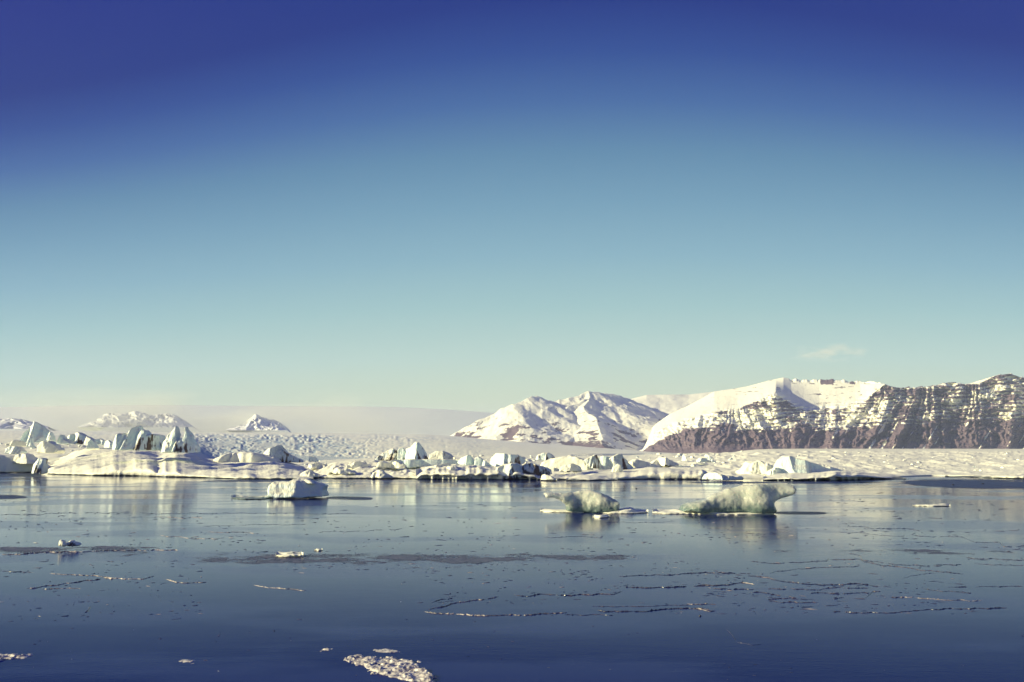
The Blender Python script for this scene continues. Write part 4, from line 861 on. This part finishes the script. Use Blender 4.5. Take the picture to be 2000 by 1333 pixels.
LINES = [  # (points, width px, height cm, pale?)
 ([(0, 1085), (60, 1082), (120, 1079), (180, 1077), (260, 1076), (350, 1075)], 2.2, 5, 1),
 ([(52, 1150), (90, 1146), (115, 1143), (150, 1137), (200, 1131)], 2.4, 4, 1), ([(80, 1152), (120, 1150), (160, 1150)], 1.8, 3, 1),
 ([(0, 1115), (30, 1117), (65, 1119)], 1.4, 3, 0), ([(95, 1121), (130, 1123), (175, 1124), (205, 1128), (240, 1131), (280, 1131), (305, 1124)], 1.8, 3, 1),
 ([(200, 1130), (225, 1130)], 2.6, 5, 1), ([(322, 1131), (345, 1138), (375, 1139), (405, 1137)], 2.0, 4, 1),
 ([(495, 1142), (520, 1147), (560, 1152), (600, 1153)], 1.6, 3, 1), ([(70, 1205), (80, 1205)], 2, 3, 1), ([(120, 1206), (150, 1202), (170, 1195), (178, 1182)], 1.6, 3, 1),
 ([(828, 1196), (860, 1198), (920, 1202), (980, 1203), (1050, 1200), (1110, 1197)], 2.0, 4, 1),
 ([(835, 1192), (865, 1186), (880, 1180), (915, 1174), (950, 1170), (975, 1165)], 1.9, 4, 1), ([(840, 1178), (860, 1172), (895, 1167)], 1.5, 3, 0),
 ([(1002, 1163), (1030, 1165), (1050, 1162), (1100, 1163), (1160, 1162), (1200, 1160), (1215, 1154), (1218, 1148), (1260, 1148), (1330, 1146), (1380, 1144), (1430, 1143)], 2.0, 4, 0),
 ([(1206, 1127), (1250, 1124), (1310, 1123), (1380, 1119), (1440, 1120)], 1.8, 3, 0),
 ([(1165, 1193), (1220, 1196), (1260, 1194), (1310, 1190), (1360, 1188), (1390, 1192)], 2.2, 4, 0), ([(1100, 1201), (1200, 1202)], 1.2, 2, 0),
 ([(1130, 1184), (1200, 1186), (1300, 1183), (1400, 1180)], 1.2, 2, 0),
 ([(1350, 1144), (1410, 1143), (1450, 1139), (1475, 1143)], 1.8, 4, 1), ([(1458, 1125), (1500, 1129), (1530, 1136), (1580, 1143), (1640, 1142), (1680, 1140), (1720, 1147)], 2.2, 4, 0),
 ([(1465, 1156), (1510, 1161), (1555, 1168), (1500, 1173), (1520, 1177), (1600, 1177)], 2.0, 3, 0), ([(1540, 1150), (1600, 1152), (1640, 1148), (1700, 1149)], 1.9, 3, 0),
 ([(1580, 1158), (1640, 1160), (1700, 1158)], 1.6, 3, 0), ([(1390, 1150), (1450, 1151), (1540, 1151)], 1.5, 3, 0), ([(1690, 1168), (1705, 1155), (1722, 1157)], 2.6, 4, 0),
 ([(1725, 1168), (1780, 1168), (1850, 1173), (1918, 1174)], 1.7, 3, 1), ([(1625, 1195), (1680, 1198), (1740, 1197), (1800, 1191), (1880, 1189), (1970, 1188)], 1.6, 3, 0),
 ([(1465, 1097), (1510, 1102), (1560, 1099), (1615, 1096), (1620, 1088)], 1.7, 3, 0), ([(1620, 1095), (1675, 1093), (1740, 1102), (1800, 1106), (1880, 1103)], 1.7, 3, 0),
 ([(1655, 1080), (1680, 1084), (1685, 1096), (1720, 1104), (1800, 1114), (1850, 1118), (1880, 1121)], 1.8, 3, 0), ([(1570, 1111), (1620, 1108), (1680, 1106)], 1.4, 2, 0),
 ([(1500, 1120), (1540, 1114), (1590, 1110)], 1.3, 2, 0), ([(1640, 1025), (1660, 1021), (1655, 1028), (1700, 1031), (1770, 1033), (1798, 1037), (1780, 1044), (1820, 1049), (1880, 1049), (1905, 1060), (1950, 1060), (1960, 1067), (2000, 1069), (2060, 1070)], 2.0, 3, 0),
 ([(1635, 1040), (1680, 1042), (1720, 1046), (1770, 1048)], 1.4, 2, 0), ([(1885, 1090), (1920, 1091), (1990, 1094), (2060, 1096)], 1.8, 3, 0), ([(1900, 1102), (1960, 1104), (2060, 1106)], 1.4, 2, 0),
 ([(1350, 1120), (1400, 1119), (1440, 1120)], 1.6, 3, 0), ([(1340, 1180), (1380, 1180), (1384, 1176)], 1.6, 3, 1), ([(1350, 1188), (1380, 1194), (1400, 1194)], 1.8, 3, 1),
 ([(1415, 1227), (1428, 1240), (1440, 1255), (1470, 1262), (1490, 1258)], 0.6, 0.8, 0), ([(1608, 1183), (1645, 1181)], 1.6, 2, 0), ([(1625, 1170), (1650, 1168)], 1.8, 3, 0),
 ([(0, 1006), (60, 1005), (160, 1002), (300, 1003), (420, 1003), (560, 1003), (700, 1004)], 1.8, 3, 0), ([(620, 1040), (700, 1038), (790, 1033)], 1.2, 2, 0),
 ([(1850, 1148), (1920, 1146), (2000, 1145)], 1.2, 2, 0), ([(1800, 1150), (1850, 1156), (1900, 1158)], 1.1, 2, 0), ([(1760, 1132), (1780, 1124), (1830, 1118)], 1.0, 1.5, 0),
 ([(400, 1028), (470, 1026), (560, 1025), (600, 1023)], 1.3, 2, 0), ([(300, 1010), (350, 1012), (400, 1011)], 1.6, 3, 1), ([(400, 1040), (440, 1040), (500, 1041)], 1.5, 3, 1), ([(310, 1046), (400, 1053), (460, 1050)], 1.5, 3, 1),
 ([(1060, 1050), (1120, 1049), (1180, 1050)], 1.3, 2, 0), ([(1180, 1020), (1240, 1022), (1320, 1018)], 1.3, 2, 0), ([(1520, 1001), (1560, 1002), (1600, 1003)], 3.0, 2, 0),  # last strip here is painted shadow of the whale shaped iceberg
]
for i, (pts, wp, hc, pale) in enumerate(LINES):
    ridge_strip(pts, wp, hc, 700 + i * 7, M_RPALE if pale else M_RDARK, parent=water)

# scattered thin shards and crumbs frozen in the film: one mass
def crumbs(n, seed, m, name, label, zones_):
    r = np.random.default_rng(seed); V = []; Q = []
    for k in range(n):
        zx, zy, wt, ln = zones_[int(r.choice(len(zones_), p=np.array([z[2] for z in zones_]) / sum(z[2] for z in zones_)))]
        px = r.uniform(*zx); py = zy[0] + (zy[1] - zy[0]) * r.random()
        if noise(px / 70, py / 9, 0, seed) + 0.5 * noise(px / 20, py / 4, 0, seed + 1) < -0.05: continue
        Y = float(WY(py)); c = PX(px, py, Y); L = r.uniform(1.5, ln) * r.random() * Y / F + 0.02; h = r.uniform(0.008, 0.02) * (Y / 40) ** 0.8; b = len(V)
        a = r.normal(0, 0.25); dx, dy = math.cos(a) * L, math.sin(a) * L + r.normal(0, 0.3) * L; wq = r.uniform(0.5, 1.5) * Y / F * (Y / 40) * 0.6 + 0.01
        m1 = r.uniform(-0.5, 0.5)
        V += [(c[0] - dx, Y - dy, -.003), (c[0] + dx * m1, Y - wq * 2, -.003), (c[0] + dx, Y + dy, -.003), (c[0] - dx * m1, Y + wq * 2, -.003), (c[0], Y, h), (c[0] + dx * 0.5, Y + dy * 0.5, h * r.uniform(0.4, 1.2))]
        Q += [(b, b + 1, b + 4), (b + 1, b + 5, b + 4), (b + 1, b + 2, b + 5), (b + 2, b + 3, b + 5), (b + 3, b + 4, b + 5), (b + 3, b, b + 4)]
    me = mesh_np(name, V, Q, m, smooth=False); o = put(name, me); tag(o, label, kind='stuff'); return o
ZN = [((0, 520), (1000, 1100), 4, 12), ((560, 1100), (1010, 1120), 4, 12), ((1100, 1600), (1010, 1130), 4, 12), ((1600, 2030), (960, 1110), 5, 14), ((780, 1300), (1110, 1180), 2, 10), ((0, 400), (1100, 1215), 2, 10), ((1300, 1900), (1120, 1200), 4, 16), ((0, 2000), (945, 1000), 3, 14), ((0, 2000), (1200, 1333), 1.2, 8)]
crumbs(2600, 801, M_RDARK, 'ice_shards', 'thin dark ice shards frozen into the water film', ZN)
crumbs(420, 803, M_RPALE, 'ice_crumbs', 'tiny pale ice crumbs strewn over the water film', ZN[:7])

# slush bands: rough grey frazil sheets lying in the film
def mk_slush():
    m, t, b = mat('grey_frazil_slush'); g = N(t, 'ShaderNodeNewGeometry'); P = g.outputs['Position']
    n1 = nz(t, P, 3.2, 8, 0.85, ((0.6, 0.5, 1),)); n0 = nz(t, P, 0.35, 5, 0.6, ((0.4, 1.0, 1),))
    c = mixc(t, mapr(t, n1, 0.4, 0.62), (0.03, 0.035, 0.08), (0.14, 0.13, 0.17)); t.links.new(c, b.inputs['Base Color'])
    b.inputs['Roughness'].default_value = 0.45; bump(t, b, n1, 0.03)
    at_ = N(t, 'ShaderNodeAttribute'); at_.attribute_name = 'cover'
    al = mapr(t, MATH(t, 'ADD', at_.outputs['Fac'], MATH(t, 'ADD', MATH(t, 'MULTIPLY', MATH(t, 'SUBTRACT', n1, 0.5), 1.6), MATH(t, 'MULTIPLY', MATH(t, 'SUBTRACT', n0, 0.5), 1.4))), 0.40, 0.62)
    t.links.new(al, b.inputs['Alpha']); return m
M_SLUSH = mk_slush()
def slush(px0, px1, top, bot, seed, label, cov=0.75):
    pxs = np.arange(px0, px1, 4.0); T = np.linspace(0, 1, 24); A, S = np.meshgrid(pxs, T)
    a, b = ip(A, top), ip(A, bot); py = b + (a - b) * S
    P = PX(A, py, WY(py)); P[..., 2] = 0.004 + 0.004 * (seed % 3)
    c = cov * sstep(0, 0.4, S) * sstep(1, 0.75, S) * sstep(px0, px0 + 90, A) * sstep(px1, px1 - 120, A) + 0.2 * fbm(A / 60, S * 3, 0, 4, seed)
    o = sheet('slush_band', P, M_SLUSH, {'cover': np.clip(c, 0, 1) * sstep(0, 0.08, S) * sstep(1, 0.93, S) * sstep(px0, px0 + 20, A) * sstep(px1, px1 - 20, A)}); tag(o, label, kind='stuff')
slush(340, 1330, [(340, 1074), (500, 1074), (700, 1077), (860, 1079), (1000, 1079), (1150, 1082), (1330, 1084)], [(340, 1100), (450, 1106), (700, 1110), (820, 1112), (1000, 1100), (1150, 1098), (1330, 1092)], 900, 'long grey slush band across the middle of the water', 0.5)
slush(-60, 380, [(-60, 1068), (60, 1063), (200, 1062), (380, 1068)], [(-60, 1094), (60, 1095), (200, 1092), (380, 1080)], 904, 'grey slush band at the left of the water', 0.45)
slush(740, 1010, [(740, 1101), (1010, 1096)], [(740, 1114), (860, 1116), (1010, 1106)], 908, 'ragged slush patch below the long band', 0.4)
slush(1440, 2060, [(1440, 1075), (1700, 1071), (2060, 1070)], [(1440, 1092), (1700, 1084), (2060, 1092)], 912, 'faint slush film on the right water', 0.3)
raft('greenish drowned ice skirt left of the round iceberg', [(452, 974), (480, 976), (510, 976), (534, 974)], 5.0, 7, 917, M_ICEDD, hum_=0.1, name='ice_skirt')
